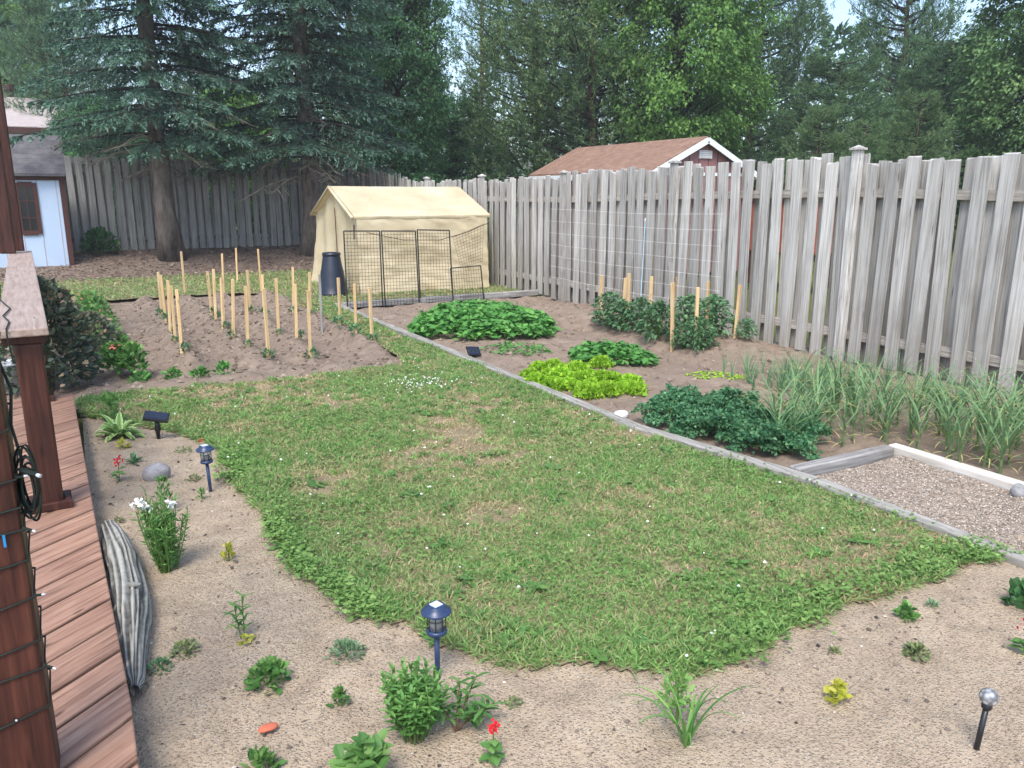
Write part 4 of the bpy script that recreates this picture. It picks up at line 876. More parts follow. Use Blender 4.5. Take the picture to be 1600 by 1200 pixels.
# big bean patch, second leafy patch: dense masses of leaves over many plants
def mass(name, label, poly, h, n, L, W, mat, cat, seed, zf=zr_soil, tint=(.5, .2)):
    r = np.random.default_rng(seed); P_ = np.array(poly); mn, mx = P_.min(0), P_.max(0); c = P_.mean(0); X = []; 
    while sum(len(k) for k in X) < n:
        p = r.uniform(mn, mx, (n*2, 2)); p = p[inpoly(p[:, 0], p[:, 1], poly)]; X.append(p)
    p = np.concatenate(X)[:n]; ed = np.clip(np.array([min(np.linalg.norm(np.cross(b-a, a-k))/np.linalg.norm(b-a) if False else np.hypot(*(k-(a+(b-a)*np.clip((k-a)@(b-a)/((b-a)@(b-a)), 0, 1)))) for a, b in zip(P_, np.roll(P_, -1, 0))) for k in p])/.28, 0, 1)
    ht = h*(.35+.65*np.sqrt(ed))*(.75+.5*fbm(p[:, 0]*4.5, p[:, 1]*4.5, seed)); z = hz(p[:, 0], p[:, 1])+zf(p[:, 0], p[:, 1])+ht*r.uniform(.15, 1, n)**.6
    P = np.c_[p, z]; a = r.uniform(0, 6.3, n); out = np.c_[p-c, np.zeros(n)]*(1-ed)[:, None]
    D = unit(np.c_[np.cos(a), np.sin(a), r.uniform(-.5, .35, n)]+unit(out)*(.8*(1-ed))[:, None]); N = unit(UP+r.normal(0, .38, (n, 3)))
    o = polys(name, leaf6(P, D, N, r.uniform(.65, 1.25, n)*L, r.uniform(.7, 1.2, n)*W, .14, .12), mat, np.clip(r.normal(*tint, n), 0, 1)); tag(o, label, cat, None, 'stuff'); return o
ell = lambda pts: [G(*p)[:2] for p in pts]
mass('bean_foliage', 'large dense patch of bright green bean leaves in the vegetable bed', ell([(642, 520), (660, 508), (690, 500), (740, 496), (800, 498), (850, 508), (868, 522), (850, 532), (800, 535), (740, 537), (690, 534), (655, 528)]), .23, 3400, .085, .075, 'bean_leaf', 'bean plants', 3)
mass('bean_foliage', 'smaller patch of grey-green leafy bean plants in mid bed', ell([(892, 562), (905, 553), (950, 552), (1000, 556), (1024, 568), (1015, 577), (960, 580), (910, 574)]), .15, 900, .075, .06, 'bean_leaf', 'bean plants', 4, tint=(.4, .2))
mass('weeds', 'scattered low green weeds before the large bean patch', ell([(745, 548), (790, 540), (850, 545), (862, 552), (830, 557), (785, 556)]), .06, 260, .05, .03, 'bean_leaf', 'weeds', 5)
mass('seedlings', 'thin row of yellow-green seedlings behind the kale', ell([(1070, 588), (1100, 583), (1165, 582), (1170, 590), (1110, 594)]), .035, 200, .03, .022, 'lettuce_leaf', 'seedlings', 6)
# lettuce
r = np.random.default_rng(41)
def lettuce(seed):
    r = np.random.default_rng(seed); n = 240; t = thing('lettuce', 'frilly yellow-green lettuce in the clump beside the edging', 'lettuce', (0, 0, 0), 0, 'frilly lettuces beside the edging')
    P = dome(n, .085, .105, .105, r, .45); out = unit(np.c_[P[:, :2], P[:, 2]+.02]); D = unit(out+UP*.35+r.normal(0, .6, (n, 3)))
    polys('leaves', cards(P, D, unit(r.normal(0, 1, (n, 3))+UP*.6), r.uniform(.025, .05, n), r.uniform(.03, .05, n), .35, .1), 'lettuce_leaf', np.clip(r.normal(.5, .25, n), 0, 1), t); return t
L0 = lettuce(1); L1 = lettuce(2); k = 0
LET = [(825, 592), (840, 600), (858, 590), (868, 606), (880, 596), (896, 610), (905, 598), (915, 618), (925, 606), (938, 598), (945, 612), (958, 604), (970, 612), (982, 606), (900, 588), (880, 583), (862, 580), (925, 590), (935, 580), (842, 584), (915, 600), (988, 614), (930, 620), (950, 618), (890, 603)]
for px, py in LET:
    x, y, z = G(px+r.uniform(-4, 4), py+r.uniform(-2, 2)); z = float(zr_soil(x, y)); src = (L0, L1)[k % 2]
    if k < 2: src.location = (x, y, z)
    else: copy_plant(src, (x, y, z), r.uniform(0, 6), r.uniform(.75, 1.2))
    k += 1
# kale
def kale(seed):
    r = np.random.default_rng(seed); t = thing('kale_plant', 'dark blue-green curly kale plant in the row beside the edging', 'kale', (0, 0, 0), 0, 'curly kale plants'); Q = []; T = []; s = MB()
    for k in range(17):
        az = k*2.4+r.normal(0, .2); el = r.uniform(.35, 1.25); L = r.uniform(.2, .32); q = np.linspace(0, 1, 8); e = el-1.3*q**2
        d = np.c_[math.cos(az)*np.cos(e), math.sin(az)*np.cos(e), np.sin(e)]; path = np.array((0, 0, .03))+np.cumsum(d*L/8, 0); s.tube(path, np.linspace(.006, .002, 8), 5)
        n = 95; i = np.clip((r.uniform(.3, 1, n)**.8*7).astype(int), 0, 7); sd = np.array((-math.sin(az), math.cos(az), 0)); wv = r.uniform(-1, 1, n)*.075*np.sin(math.pi*np.clip(.15+.8*i/7, 0, 1))
        P = path[i]+sd*wv[:, None]+r.normal(0, .012, (n, 3)); Q.append(cards(P, unit(d[i]*.5+sd*np.sign(wv)[:, None]+r.normal(0, .6, (n, 3))), unit(r.normal(0, .8, (n, 3))+UP), r.uniform(.02, .038, n), r.uniform(.022, .038, n), .4)); T.append(np.clip(r.normal(.45, .2, n)+.5*(np.abs(wv)/.075-.5)*.5, 0, 1))
    polys('leaves', np.concatenate(Q), 'kale_leaf', np.concatenate(T), t); s.build('stems', 'green_stem', t); return t
K0 = kale(1); K1 = kale(2); KORD = ['first', 'second', 'third', 'fourth', 'fifth', 'sixth', 'seventh', 'eighth', 'ninth', 'tenth', 'eleventh', 'twelfth']
for k, (px, py) in enumerate([(1045, 666), (1075, 650), (1098, 656), (1104, 680), (1120, 655), (1145, 648), (1150, 692), (1165, 668), (1190, 706), (1205, 684), (1232, 710), (1240, 690)]):
    x, y, z = G(px, py); z = float(zr_soil(x, y)); src = (K0, K1)[k % 2]
    lb = f'dark curly kale plant, {KORD[k]} counted from the far left end of the row'
    if k < 2: src.location = (x, y, z); src['label'] = lb
    else: copy_plant(src, (x, y, z), r.uniform(0, 6), r.uniform(.82, 1.05), lb)
# tomatoes
TM = []
for sd in (1, 2):
    TM.append(bush('tomato_plant', '', (0, 0, 0), .44, .26, 430, .085, .036, 'tomato_leaf', 'tomato plant', 20+sd, 14, 'tomato plants by the fence', up=.0, shell=.7, droop=.45))
SP = [(950, 515, 'leftmost leafy tomato plant of the row by the fence', .95), (972, 520, 'second leafy tomato plant from the left by the fence', .85), (1000, 524, 'third leafy tomato plant from the left by the fence', .9), (1028, 534, 'fourth leafy tomato plant from the left by the fence', 1.0), (1068, 545, 'low leafy tomato plant between two stakes in mid row', .62), (1075, 522, 'leafy tomato plant closest to the fence behind the stakes', .95), (1092, 550, 'leafy tomato plant at the foot of the seventh stake', .8), (1112, 540, 'tallest leafy tomato plant near the right end of the row', 1.05), (1163, 549, 'small tomato plant at the rightmost stake by the fence', .5)]
for k, (px, py, lb, sc) in enumerate(SP):
    x, y, z = G(px, py); z = float(zr_soil(x, y))
    if k < 2: TM[k].location = (x, y, z); TM[k]['label'] = lb; TM[k].scale = (sc,)*3
    else: copy_plant(TM[k % 2], (x, y, z), r.uniform(0, 6), sc, lb)
# onions and garlic
def onion(seed):
    r = np.random.default_rng(seed); t = thing('onion_plant', 'slender blue-green onion in the sparse rows near the fence', 'onion', (0, 0, 0), 0, 'onions in sparse rows'); mb = MB()
    for k in range(7):
        mb.strap((r.normal(0, .006), r.normal(0, .006), 0), r.uniform(0, 6.3), r.uniform(1.0, 1.5), r.uniform(.18, .34), .009, 6, r.uniform(-.9, -.1), lambda q: max(.15, 1-q**2), .5, t=float(r.uniform(.2, .9)))
    mb.build('leaves', 'onion_leaf', t); return t
def garlic(seed):
    r = np.random.default_rng(seed); t = thing('garlic_plant', 'tall garlic plant with arching strap leaves and yellowing tips', 'garlic', (0, 0, 0), 0, 'garlic plants round the gravel pad'); mb = MB(); mb.tube([(0, 0, -.02), (.005, 0, .16)], [.009, .006], 7, t=.3)
    for k in range(12):
        low = k < 3; L = r.uniform(.28, .5) if not low else r.uniform(.12, .2); dry = r.uniform(.55, .85) if not low else r.uniform(.1, .5); gr = float(r.uniform(.5, .95))
        mb.strap((0, 0, .02+.018*k), k*2.5+r.normal(0, .4), r.uniform(.75, 1.35) if not low else r.uniform(.2, .8), L, .0135, 8, r.uniform(-2.4, -.7), lambda q: max(.12, (1-q)**.55), .45, t=lambda q, dry=dry, gr=gr: (gr if q < dry else max(0, gr-(q-dry)*3.2),)*3, curl=r.uniform(-.5, .5))
    mb.build('leaves', 'garlic_leaf', t); return t
ON = [onion(k) for k in range(4)]; GA = [garlic(k) for k in range(5)]
k = 0
for i in range(120):
    f = r.uniform(0, 1); x = 5.45+1.25*f+r.normal(0, .06); y = 5.75-.9*f+r.choice([-.6, -.3, 0, .25, -.9])+r.normal(0, .05)
    if i % 3 == 0: x = r.uniform(5.2, 6.7); y = r.uniform(3.9, 5.2)
    z = float(zr_soil(x, y)); src = ON[k % 4]
    if k < 4: src.location = (x, y, z)
    else: copy_plant(src, (x, y, z), r.uniform(0, 6), r.uniform(.75, 1.15))
    k += 1
k = 0; SPOT = [(x, y) for x in np.arange(4.06, 4.85, .15) for y in (3.70, 3.86, 4.02)]+[(x, y) for x in np.arange(5.0, 6.5, .17) for y in np.arange(2.2, 4.6, .165)]
for x, y in SPOT:
    x += r.normal(0, .04); y += r.normal(0, .05)
    if y > 3.95 and x < 4.3: continue
    if x > 5.55 and y > 3.95-.5*(x-5.55): continue
    z = float(zr_soil(x, y)); src = GA[k % 5]
    lb = 'tall garlic plant with yellowing tips ' + ('between the kale and the grey timber' if x < 4.9 else 'in the row right beside the whitish timber' if x < 5.16 else 'in the second row from the whitish timber' if x < 5.35 else 'in the third row from the whitish timber' if x < 5.55 else 'in the rows closest to the fence')
    if k < 5: src.location = (x, y, z); src['label'] = lb
    else: copy_plant(src, (x, y, z), r.uniform(0, 6), r.uniform(.85, 1.2), lb)
    k += 1
# seedlings at the stakes
S0 = bush('tomato_seedling', 'tiny green seedling at the foot of a stake', (0, 0, 0), .09, .07, 36, .05, .025, 'tomato_leaf', 'seedling', 31, 3, 'seedlings at the stakes')
for k, (x, y, sl2) in enumerate(SEED):
    if y > 14: continue
    loc = (x+r.uniform(-.05, .05), y-.06, float(zl_soil(x, y-.06)))
    sl2 = 'tiny seedling at the '+sl2.replace(' of stakes', '').replace(' in the tilled bed', '')
    if k == 0: S0.location = loc; S0['label'] = sl2
    else: copy_plant(S0, loc, r.uniform(0, 6), r.uniform(.6, 1.25), sl2)
for k, (px, py, lb) in enumerate([(219, 592, 'pale young bean plant closest to the pink flowered clump'), (270, 588, 'leafy young bean plant before the leftmost stake row'), (313, 587, 'young bean plant before the furrow, second from the right'), (350, 583, 'young bean plant before the second row, rightmost of the front four')]):
    x, y, z = G(px, py); bush('bean_plant', lb, (x, y, float(zl_soil(x, y))), .11, .085, 60, .06, .04, 'bean_leaf', 'bean plant', 60+k, 3, 'young bean plants at the front of the tilled bed')
# green strip with pink flowers and the dark shrub
STR = [(141, 478), (147, 490), (152, 503), (157, 517), (163, 532), (170, 546)]
for k, (px, py) in enumerate(STR):
    x, y, z = G(px, py); bush('bedding_plant', f'leafy green bedding plant with pink blooms beside the dark shrub, {["farthest", "second farthest", "third farthest", "third nearest", "second nearest", "nearest"][k]} of the strip', (x, y, float(zl_soil(x, y))), .24, .24, 240, .07, .045, 'bush_leaf', 'bedding plant', 70+k, 5, 'strip of bedding plants', ry=.42, flowers=('pink_petal', 2, .03))
x, y, z = G(183, 580); bush('geranium', 'pink flowered geranium clump at the near end of the green strip', (x, y, z), .26, .17, 240, .075, .06, 'bush_leaf', 'geranium', 81, 6, flowers=('pink_petal', 3, .05))
x, y, z = G(210, 583); bush('pepper_plant', 'bright green leafy plant right of the pink geranium', (x, y, z), .27, .13, 170, .08, .045, 'bush_leaf', 'plant', 82, 5)
x, y, z = G(103, 606); bush('dark_shrub', 'dark leafy shrub with bronze tips growing behind the railing', (x-.12, y+.1, z-.02), 1.0, .42, 2600, .07, .05, 'shrub_leaf', 'shrub', 83, 14, stemmat='brown_stem', shell=.45, zlow=.06, tint=(.55, .25))
x, y, z = G(112, 560); bush('dark_shrub', 'low spreading reddish shrub at the foot of the dark shrub', (x+.2, y+.15, z), .45, .32, 700, .06, .04, 'shrub_leaf', 'shrub', 84, 8, stemmat='brown_stem', shell=.4, tint=(.62, .25))
x, y, z = G(152, 385); bush('fence_bush', 'low green bush at the foot of the back fence beside the white shed', (x, 21.2, .36), .55, .4, 420, .12, .07, 'hedge_leaf', 'bush', 85, 6)

# ---------------------------------------------------------------- plants of the sand bed
def star(name, label, loc, n, L, W, mat, el=(.4, 1.3), bend=(-1.6, -.4), cat='plant', seed=1, tintf=None, seg=7, cup=.3, prof=None, z0=.0):
    r = np.random.default_rng(seed); t = thing(name, label, cat, loc); mb = MB()
    for k in range(n):
        tv = float(np.clip(r.normal(.5, .2), 0, 1)); mb.strap((r.normal(0, .006), r.normal(0, .006), z0), k*2.4+r.normal(0, .3), r.uniform(*el), L*r.uniform(.7, 1.15), W*r.uniform(.8, 1.15), seg, r.uniform(*bend), prof, cup, t=tintf or tv)
    mb.build('leaves', mat, t); return t
def S(px, py): x, y, z = G(px, py); return (x, y, float(z_sand(x, y))-.004)
star('hosta', 'variegated hosta with cream-edged leaves near the deck', S(186, 684), 34, .20, .055, 'hosta_leaf', (.3, 1.25), (-1.9, -.9), 'hosta', 2, lambda q: (.95, .15, .95))
x, y, z = S(178, 668); bush('leafy_stalk', 'upright light green stalk behind the hosta', (x, y, z), .26, .07, 60, .07, .03, 'bush_leaf', 'plant', 91, 3)
star('lily_shoot', 'low rosette of narrow grey-green leaves by the red flower', S(210, 724), 16, .085, .024, 'tomato_leaf', (.35, 1.35), (-.9, -.2), 'plant', 3)
def redflower(label, px, py, h, seed, mat='red_petal', fs=.018):
    r = np.random.default_rng(seed); t = thing('salvia', label, 'flower', S(px, py)); MB().tube([(0, 0, 0), (.004, .002, h*.5), (.002, 0, h)], [.003, .0025, .002], 6).build('stem', 'green_stem', t)
    P = np.c_[r.normal(0, .02, 9), r.normal(0, .02, 9), r.uniform(.15, .62, 9)*h]; D = unit(np.c_[r.normal(0, 1, (9, 2)), r.uniform(-.2, .4, 9)]); polys('leaves', leaf6(P*np.array((.3, .3, 1)), D, unit(UP+r.normal(0, .2, (9, 3))), .05, .032), 'bush_leaf', r.uniform(.2, .9, 9), t)
    P = np.array((0, 0, h))+r.normal(0, fs*.55, (26, 3)); polys('bloom', leaf6(P, unit(r.normal(0, 1, (26, 3))+UP*.3), rdir(26, r), fs*.8, fs*.6), mat, None, t); return t
redflower('single red flower on a thin stem between deck and rock', 187, 754, .14, 4, fs=.024)
redflower('red flower with round leaves in the foreground right of the bush', 770, 1184, .125, 5)
redflower('red flower cut off by the right edge of the view', 1598, 1022, .12, 6, fs=.022)
# white flowered bush
t = thing('white_flowered_bush', 'airy upright green bush with white blooms beside the driftwood log', 'bush', S(264, 890)); t.scale = (1.3, 1.3, 1.45); r2 = np.random.default_rng(8); mb = MB(); PP = []; DDD = []
for k in range(46):
    a = r2.uniform(0, 6.3); sp_ = r2.uniform(.1, 1); h = r2.uniform(.17, .27); e = np.array((math.cos(a)*.1*sp_, math.sin(a)*.1*sp_, h)); b_ = e*np.array((.3, .3, 0)); mb.tube([b_, (b_+e)/2+np.array((e[0]*.1, e[1]*.1, .01)), e], [.0022, .002, .0012], 5, t=.4)
    q = r2.uniform(.1, 1, (40, 1)); PP.append(b_+(e-b_)*q); DDD.append(unit(r2.normal(0, 1, (40, 3))*np.array((1, 1, .4))+UP*.6))
mb.build('stems', 'green_stem', t); PP = np.concatenate(PP); polys('foliage', cards(PP, np.concatenate(DDD), rdir(len(PP), r2), r2.uniform(.018, .036, len(PP)), .006, .1), 'bush_leaf', np.clip(r2.normal(.45, .2, len(PP)), 0, 1), t)
for c in ((-.075, 0, .255), (.03, .0, .235), (-.05, .03, .225)):
    P = np.array(c)+r2.normal(0, .010, (40, 3))*np.array((1, 1, .35)); polys('bloom', leaf6(P, unit(r2.normal(0, 1, (40, 3))), unit(UP+r2.normal(0, .3, (40, 3))), .012, .010), 'white_petal', None, t)
x, y, z = S(258, 800); bush('tall_stalk', 'tall leafy stalk standing behind the white flowered bush', (x, y, z), .2, .05, 70, .045, .014, 'bush_leaf', 'plant', 92, 4, up=.1)
for k, (nm, lb, px, py, h, rr_, n, L, W, mt) in enumerate([
    ('small_sprout', 'small upright green sprout below the left lantern', 316, 778, .06, .022, 40, .03, .01, 'bush_leaf'),
    ('yellow_sprout', 'yellow-leaved sprout in the middle of the left sand bed', 358, 878, .095, .03, 34, .04, .02, 'yellow_leaf'),
    ('sedum', 'low grey-green sedum tuft to the right of the driftwood log', 290, 1016, .035, .055, 130, .022, .012, 'sedum_leaf'),
    ('sedum', 'tiny dark sedum tuft touching the driftwood log', 250, 1040, .03, .045, 70, .022, .012, 'tomato_leaf'),
    ('strawberry_plant', 'bright green strawberry plant in the left foreground sand', 418, 1066, .07, .065, 150, .036, .026, 'bush_leaf'),
    ('lavender', 'low dusty grey-green tuft at the lawn edge left of the lantern', 542, 1026, .045, .065, 200, .03, .009, 'onion_leaf'),
    ('small_sprout', 'small bright sprout left of the foreground bush', 532, 1098, .06, .024, 60, .03, .014, 'bush_leaf'),
    ('small_sprout', 'tiny green tuft at the bottom edge near the deck', 408, 1200, .05, .045, 70, .04, .016, 'bush_leaf'),
    ('small_sprout', 'tiny pale sprout right of the foreground lantern', 803, 1100, .022, .024, 30, .02, .012, 'sedum_leaf'),
    ('coleus', 'yellow-green coleus in the right foreground sand', 1306, 1098, .075, .028, 46, .038, .028, 'yellow_leaf'),
    ('sedum', 'mossy yellow-green sedum tuft in the right sand bed', 1432, 1028, .045, .045, 160, .025, .012, 'sedum_leaf'),
    ('small_sprout', 'bright leafy sprout near the lawn edge at right', 1414, 970, .06, .032, 60, .035, .022, 'bush_leaf'),
    ('small_sprout', 'small grey-green sprout beside the bright leafy one', 1456, 952, .028, .026, 40, .025, .01, 'onion_leaf'),
    ('sedum', 'tiny olive tuft left of the mossy sedum', 1303, 1024, .02, .02, 50, .016, .008, 'sedum_leaf'),
    ('geranium', 'dark leafy geranium cut off by the right edge', 1598, 950, .09, .06, 80, .055, .045, 'hedge_leaf'),
    ('small_sprout', 'dry olive tuft right of the granite rock', 302, 748, .035, .04, 70, .03, .008, 'sedum_leaf'),
    ('small_sprout', 'sparse dry tuft behind the left lantern', 287, 708, .03, .05, 60, .035, .008, 'sedum_leaf'),
    ('small_sprout', 'tiny olive tuft between deck and white flowered bush', 186, 815, .03, .025, 40, .025, .007, 'sedum_leaf'),
    ('small_sprout', 'pale yellow tuft just below the hosta', 192, 702, .05, .035, 50, .04, .015, 'yellow_leaf')]):
    bush(nm, lb, S(px, py), h, rr_, n, L, W, mt, 'plant', 110+k, 4, up=.5, shell=.5, zlow=.05, round_=W > .011)
# lily with two stems
t = thing('lily', 'lily with two thin stems of narrow leaves in the left sand bed', 'lily', S(379, 1000)); mb = MB(); lf = MB(); r2 = np.random.default_rng(9)
for (bx_, tx, h) in ((-.005, -.02, .15), (.008, .012, .19)):
    mb.tube([(bx_, 0, 0), ((bx_+tx)/2, 0, h*.5), (tx, 0, h)], [.003, .0026, .002], 6)
    for k in range(15): q = .25+.75*k/14; lf.strap((bx_+(tx-bx_)*q, 0, h*q), k*2.4, r2.uniform(.1, .7), r2.uniform(.04, .065), .011, 5, -.8, None, .25, t=float(r2.uniform(.3, .8)))
mb.build('stem', 'green_stem', t); lf.build('leaves', 'bush_leaf', t)
x, y, z = S(385, 1006); bush('dry_leaf_tuft', 'withered yellow leaves at the foot of the lily', (x, y-.01, z), .03, .02, 14, .035, .015, 'yellow_leaf', 'dry leaves', 140, 0)
# foreground bush: whorled shoots
t = thing('foreground_bush', 'lush green bush of whorled shoots in front of the foreground lantern', 'bush', S(648, 1152)); t.scale = (1.05, 1.05, 1.15); lf = MB(); mb = MB(); r2 = np.random.default_rng(10)
for k in range(30):
    a = k*2.4; rr_ = .105*math.sqrt((k+.5)/30); h = (.215-.9*rr_**1.25+r2.uniform(-.02, .025)); e = np.array((math.cos(a)*rr_*1.05, math.sin(a)*rr_*1.05, h)); b_ = e*np.array((.35, .35, 0)); mb.tube([b_, (b_+e)/2, e], [.003, .0028, .002], 5)
    for j in range(30):
        q = .3+.7*j/29; P = b_+(e-b_)*q; lf.strap(P, j*2.4+k, .25+.75*(q > .88)+r2.normal(0, .12), (.036 if q < .9 else .024)*r2.uniform(.8, 1.2), .011, 3, -.5, None, .2, t=float(np.clip(.3+.5*q*r2.uniform(.5, 1.3)-.1, 0, 1)))
mb.build('stems', 'green_stem', t); lf.build('leaves', 'bush_leaf', t)
t = thing('phlox', 'sprawling stems of long narrow leaves right of the foreground bush', 'plant', S(712, 1140)); lf = MB(); mb = MB(); r2 = np.random.default_rng(12)
for (a, l_, h) in ((.3, .1, .17), (-.35, .13, .10), (-.8, .11, .12), (.9, .07, .15), (-.1, .12, .06), (2.4, .06, .1)):
    e = np.array((math.cos(a)*l_, math.sin(a)*l_, h)); mb.tube([(0, 0, 0), e*.5+UP*.02, e], [.003, .0025, .0015], 5)
    for j in range(15): q = .35+.65*j/14; lf.strap(e*q+UP*.03*q*(1-q), j*2.4, r2.uniform(-.1, .7), r2.uniform(.045, .065), .013, 5, -.9, None, .2, t=float(r2.uniform(.15, .7)))
mb.build('stems', 'brown_stem', t); lf.build('leaves', 'bush_leaf', t)
t = thing('broadleaf_plant', 'broad smooth-leaved plant at the bottom edge of the view', 'plant', S(570, 1235)); lf = MB(); mb = MB(); r2 = np.random.default_rng(13)
for k in range(13):
    a = k*2.4; rr_ = .08*math.sqrt(k/13); e = np.array((math.cos(a)*rr_, math.sin(a)*rr_, .155-.5*rr_+r2.uniform(-.02, .02))); mb.tube([e*.2*np.array((1, 1, 0)), e*.6, e], [.004, .0035, .003], 6)
    for j in range(11): q = .4+.6*j/10; lf.strap(e*q, j*2.4+k, r2.uniform(.2, .9), r2.uniform(.045, .062), .032, 5, -.6, None, .22, t=float(r2.uniform(.3, 1)))
mb.build('stems', 'green_stem', t); lf.build('leaves', 'bush_leaf', t)
# daylily and pale weed
t = star('daylily', 'daylily with long arching strap leaves in the centre foreground', S(1073, 1168), 13, .29, .012, 'bush_leaf', (.95, 1.5), (-2.4, -1.0), 'daylily', 15, None, 12, .5, lambda q: max(.1, min(1, 1.2*(1-q)**.5)))
x, y, z = S(1062, 1140); bush('pale_weed', 'pale green feathery weed standing behind the daylily', (x, y+.02, z), .19, .055, 150, .032, .014, 'bush_leaf', 'weed', 150, 5, shell=.5, tint=(.85, .15), zlow=.3)

# ================================================================ GRASS, CLOVER, PEBBLES, CLODS
r = np.random.default_rng(201)
def inside(poly, n):
    P_ = np.array([p[:2] for p in poly]); mn, mx = P_.min(0), P_.max(0); out = []; c = 0
    while c < n: p = r.uniform(mn, mx, (n, 2)); p = p[inpoly(p[:, 0], p[:, 1], poly)]; out.append(p); c += len(p)
    return np.concatenate(out)[:n]
def edgedist(p, pts):
    d = np.full(len(p), 9.)
    for a, b in zip(pts[:-1], pts[1:]):
        a = np.array(a[:2]); b = np.array(b[:2]); t_ = np.clip(((p-a)@(b-a))/((b-a)@(b-a)), 0, 1); d = np.minimum(d, np.hypot(*(p-(a+(b-a)*t_[:, None])).T))
    return d
def grass(name, label, poly, n, zf, lush_edge=None, hmul=1., dry=.5):
    p = inside(poly, n); d = np.hypot(p[:, 0], p[:, 1]); dr = fbm(p[:, 0]*1.7, p[:, 1]*1.7, 211, 4); f2 = fbm(p[:, 0]*6, p[:, 1]*6, 212, 3)
    lush = np.clip(1-edgedist(p, lush_edge)/.38, 0, 1) if lush_edge else np.zeros(n)
    bare = np.clip((dr-.535)*7+(f2-.48)*4, 0, 1)*(1-lush)*(1 if dry > 0 else .3); keep = r.uniform(0, 1, n) > bare*.93-.03
    # nearer ground carries more blades
    keep &= r.uniform(0, 1, n) < np.clip(5.0/d, .35, 1)
    p, d, dr, f2, lush, bare = (k[keep] for k in (p, d, dr, f2, lush, bare)); m_ = len(p)
    z = hz(p[:, 0], p[:, 1])+zf(p[:, 0], p[:, 1]); a = r.uniform(0, 6.3, m_); el = r.uniform(.25, 1.35, m_)
    D = np.c_[np.cos(a)*np.cos(el), np.sin(a)*np.cos(el), np.sin(el)]
    L = r.uniform(.022, .055, m_)*hmul*(1+.8*lush); W = (.0022+.0011*d)*r.uniform(.7, 1.3, m_)
    Q = cards(np.c_[p, z-.003], D, unit(rdir(m_, r)+UP*.3), L, W, .0, .25, .4)
    T = np.clip(.46+.24*r.normal(0, 1, m_)-.35*bare-dry*(dr-.42)*1.7+.25*lush+.18*(f2-.5), 0, 1)
    T = np.where(r.uniform(0, 1, m_) < .11*(1-lush), r.uniform(0, .2, m_), T)
    o = polys(name, Q, 'grass_blade', T); tag(o, label, 'grass', None, 'stuff'); return o
grass('lawn_grass', 'patchy short lawn grass with dry bare spots', LAWN, 330000, z_lawn, LOWER0)
grass('strip_grass', 'rough grass strip between the tilled bed and the spruces and round the tent', BACK, 120000, z_back, None, 1.8, -.25)
# taller tufts standing out of the lawn, and a fringe of broad leaves along its edge
n = 1500; c = inside(LAWN, n); m_ = 22; P = np.repeat(c, m_, 0)+r.normal(0, .02, (n*m_, 2)); a = r.uniform(0, 6.3, n*m_); el = r.uniform(.5, 1.4, n*m_); dd_ = np.hypot(P[:, 0], P[:, 1])
Q = cards(np.c_[P, z_lawn(P[:, 0], P[:, 1])], np.c_[np.cos(a)*np.cos(el), np.sin(a)*np.cos(el), np.sin(el)], rdir(n*m_, r), r.uniform(.04, .085, n*m_), (.0022+.0009*dd_)*r.uniform(.8, 1.3, n*m_), 0, .3, .4)
o = polys('grass_tufts', Q, 'grass_blade', np.clip(np.repeat(r.normal(.62, .24, n), m_)+r.normal(0, .12, n*m_), 0, 1)); tag(o, 'taller grass tufts standing out of the lawn', 'grass tufts', None, 'stuff')
Q = []; T = []; LW = np.array(LOWER)
for k in range(900):
    i = r.integers(0, len(LW)-1); f_ = r.uniform(0, 1); pp = LW[i]*(1-f_)+LW[i+1]*f_+np.array((.0, abs(r.normal(.03, .1))))+r.normal(0, .03, 2); 
    if fbm(pp[0]*2.3, pp[1]*2.3, 299, 3) < r.uniform(.44, .66)+(.07 if pp[0] > 1.2 else 0): continue
    m_ = int(r.integers(6, 16)); a = r.uniform(0, 6.3, m_); q_ = r.uniform(0, .05, m_)
    P = np.c_[pp[0]+np.cos(a)*q_, pp[1]+np.sin(a)*q_, float(z_lawn(*pp))+r.uniform(.01, .05, m_)]; s_ = r.uniform(.013, .036); Q.append(leaf6(P, np.c_[np.cos(a), np.sin(a), r.uniform(-.1, .7, m_)], unit(UP+r.normal(0, .35, (m_, 3))), s_*r.uniform(.7, 1.2, m_), s_*r.uniform(.4, .8, m_), .15, .2)); T.append(np.clip(r.normal(.55, .25)+r.normal(0, .12, m_), 0, 1))
o = polys('edge_weeds', np.concatenate(Q), 'clover_leaf', np.concatenate(T)); tag(o, 'broad green weeds fringing the curved edge of the lawn', 'weeds', None, 'stuff')
# clover and broad weeds
n = 62000; p = inside(LAWN, n); cl = fbm(p[:, 0]*1.7, p[:, 1]*1.7, 221, 3); lush = np.clip(1-edgedist(p, LOWER0)/.42, 0, 1); lush = np.maximum(lush, .55*np.clip(1-edgedist(p, EDGE)/.16, 0, 1))*np.clip(2.6*fbm(p[:, 0]*2.4, p[:, 1]*2.4, 225, 3)-.75, .12, 1); dr = fbm(p[:, 0]*1.7, p[:, 1]*1.7, 211, 4)
keep = r.uniform(0, 1, n) < np.clip((cl-.5)*2.0+.12+lush*.35-.6*np.clip((dr-.55)*6, 0, 1)*(1-lush), 0, 1); p = p[keep]; lush = lush[keep]; n = len(p)
z = z_lawn(p[:, 0], p[:, 1])+r.uniform(.012, .04, n)*(1+lush); a = r.uniform(0, 6.3, n); D = np.c_[np.cos(a), np.sin(a), r.uniform(-.2, .4, n)]
sz = r.uniform(.010, .019, n)*(1+.8*lush*r.uniform(0, 1, n)**2); Q = leaf6(np.c_[p, z], D, unit(UP+r.normal(0, .3, (n, 3))), sz*1.15, sz, .15)
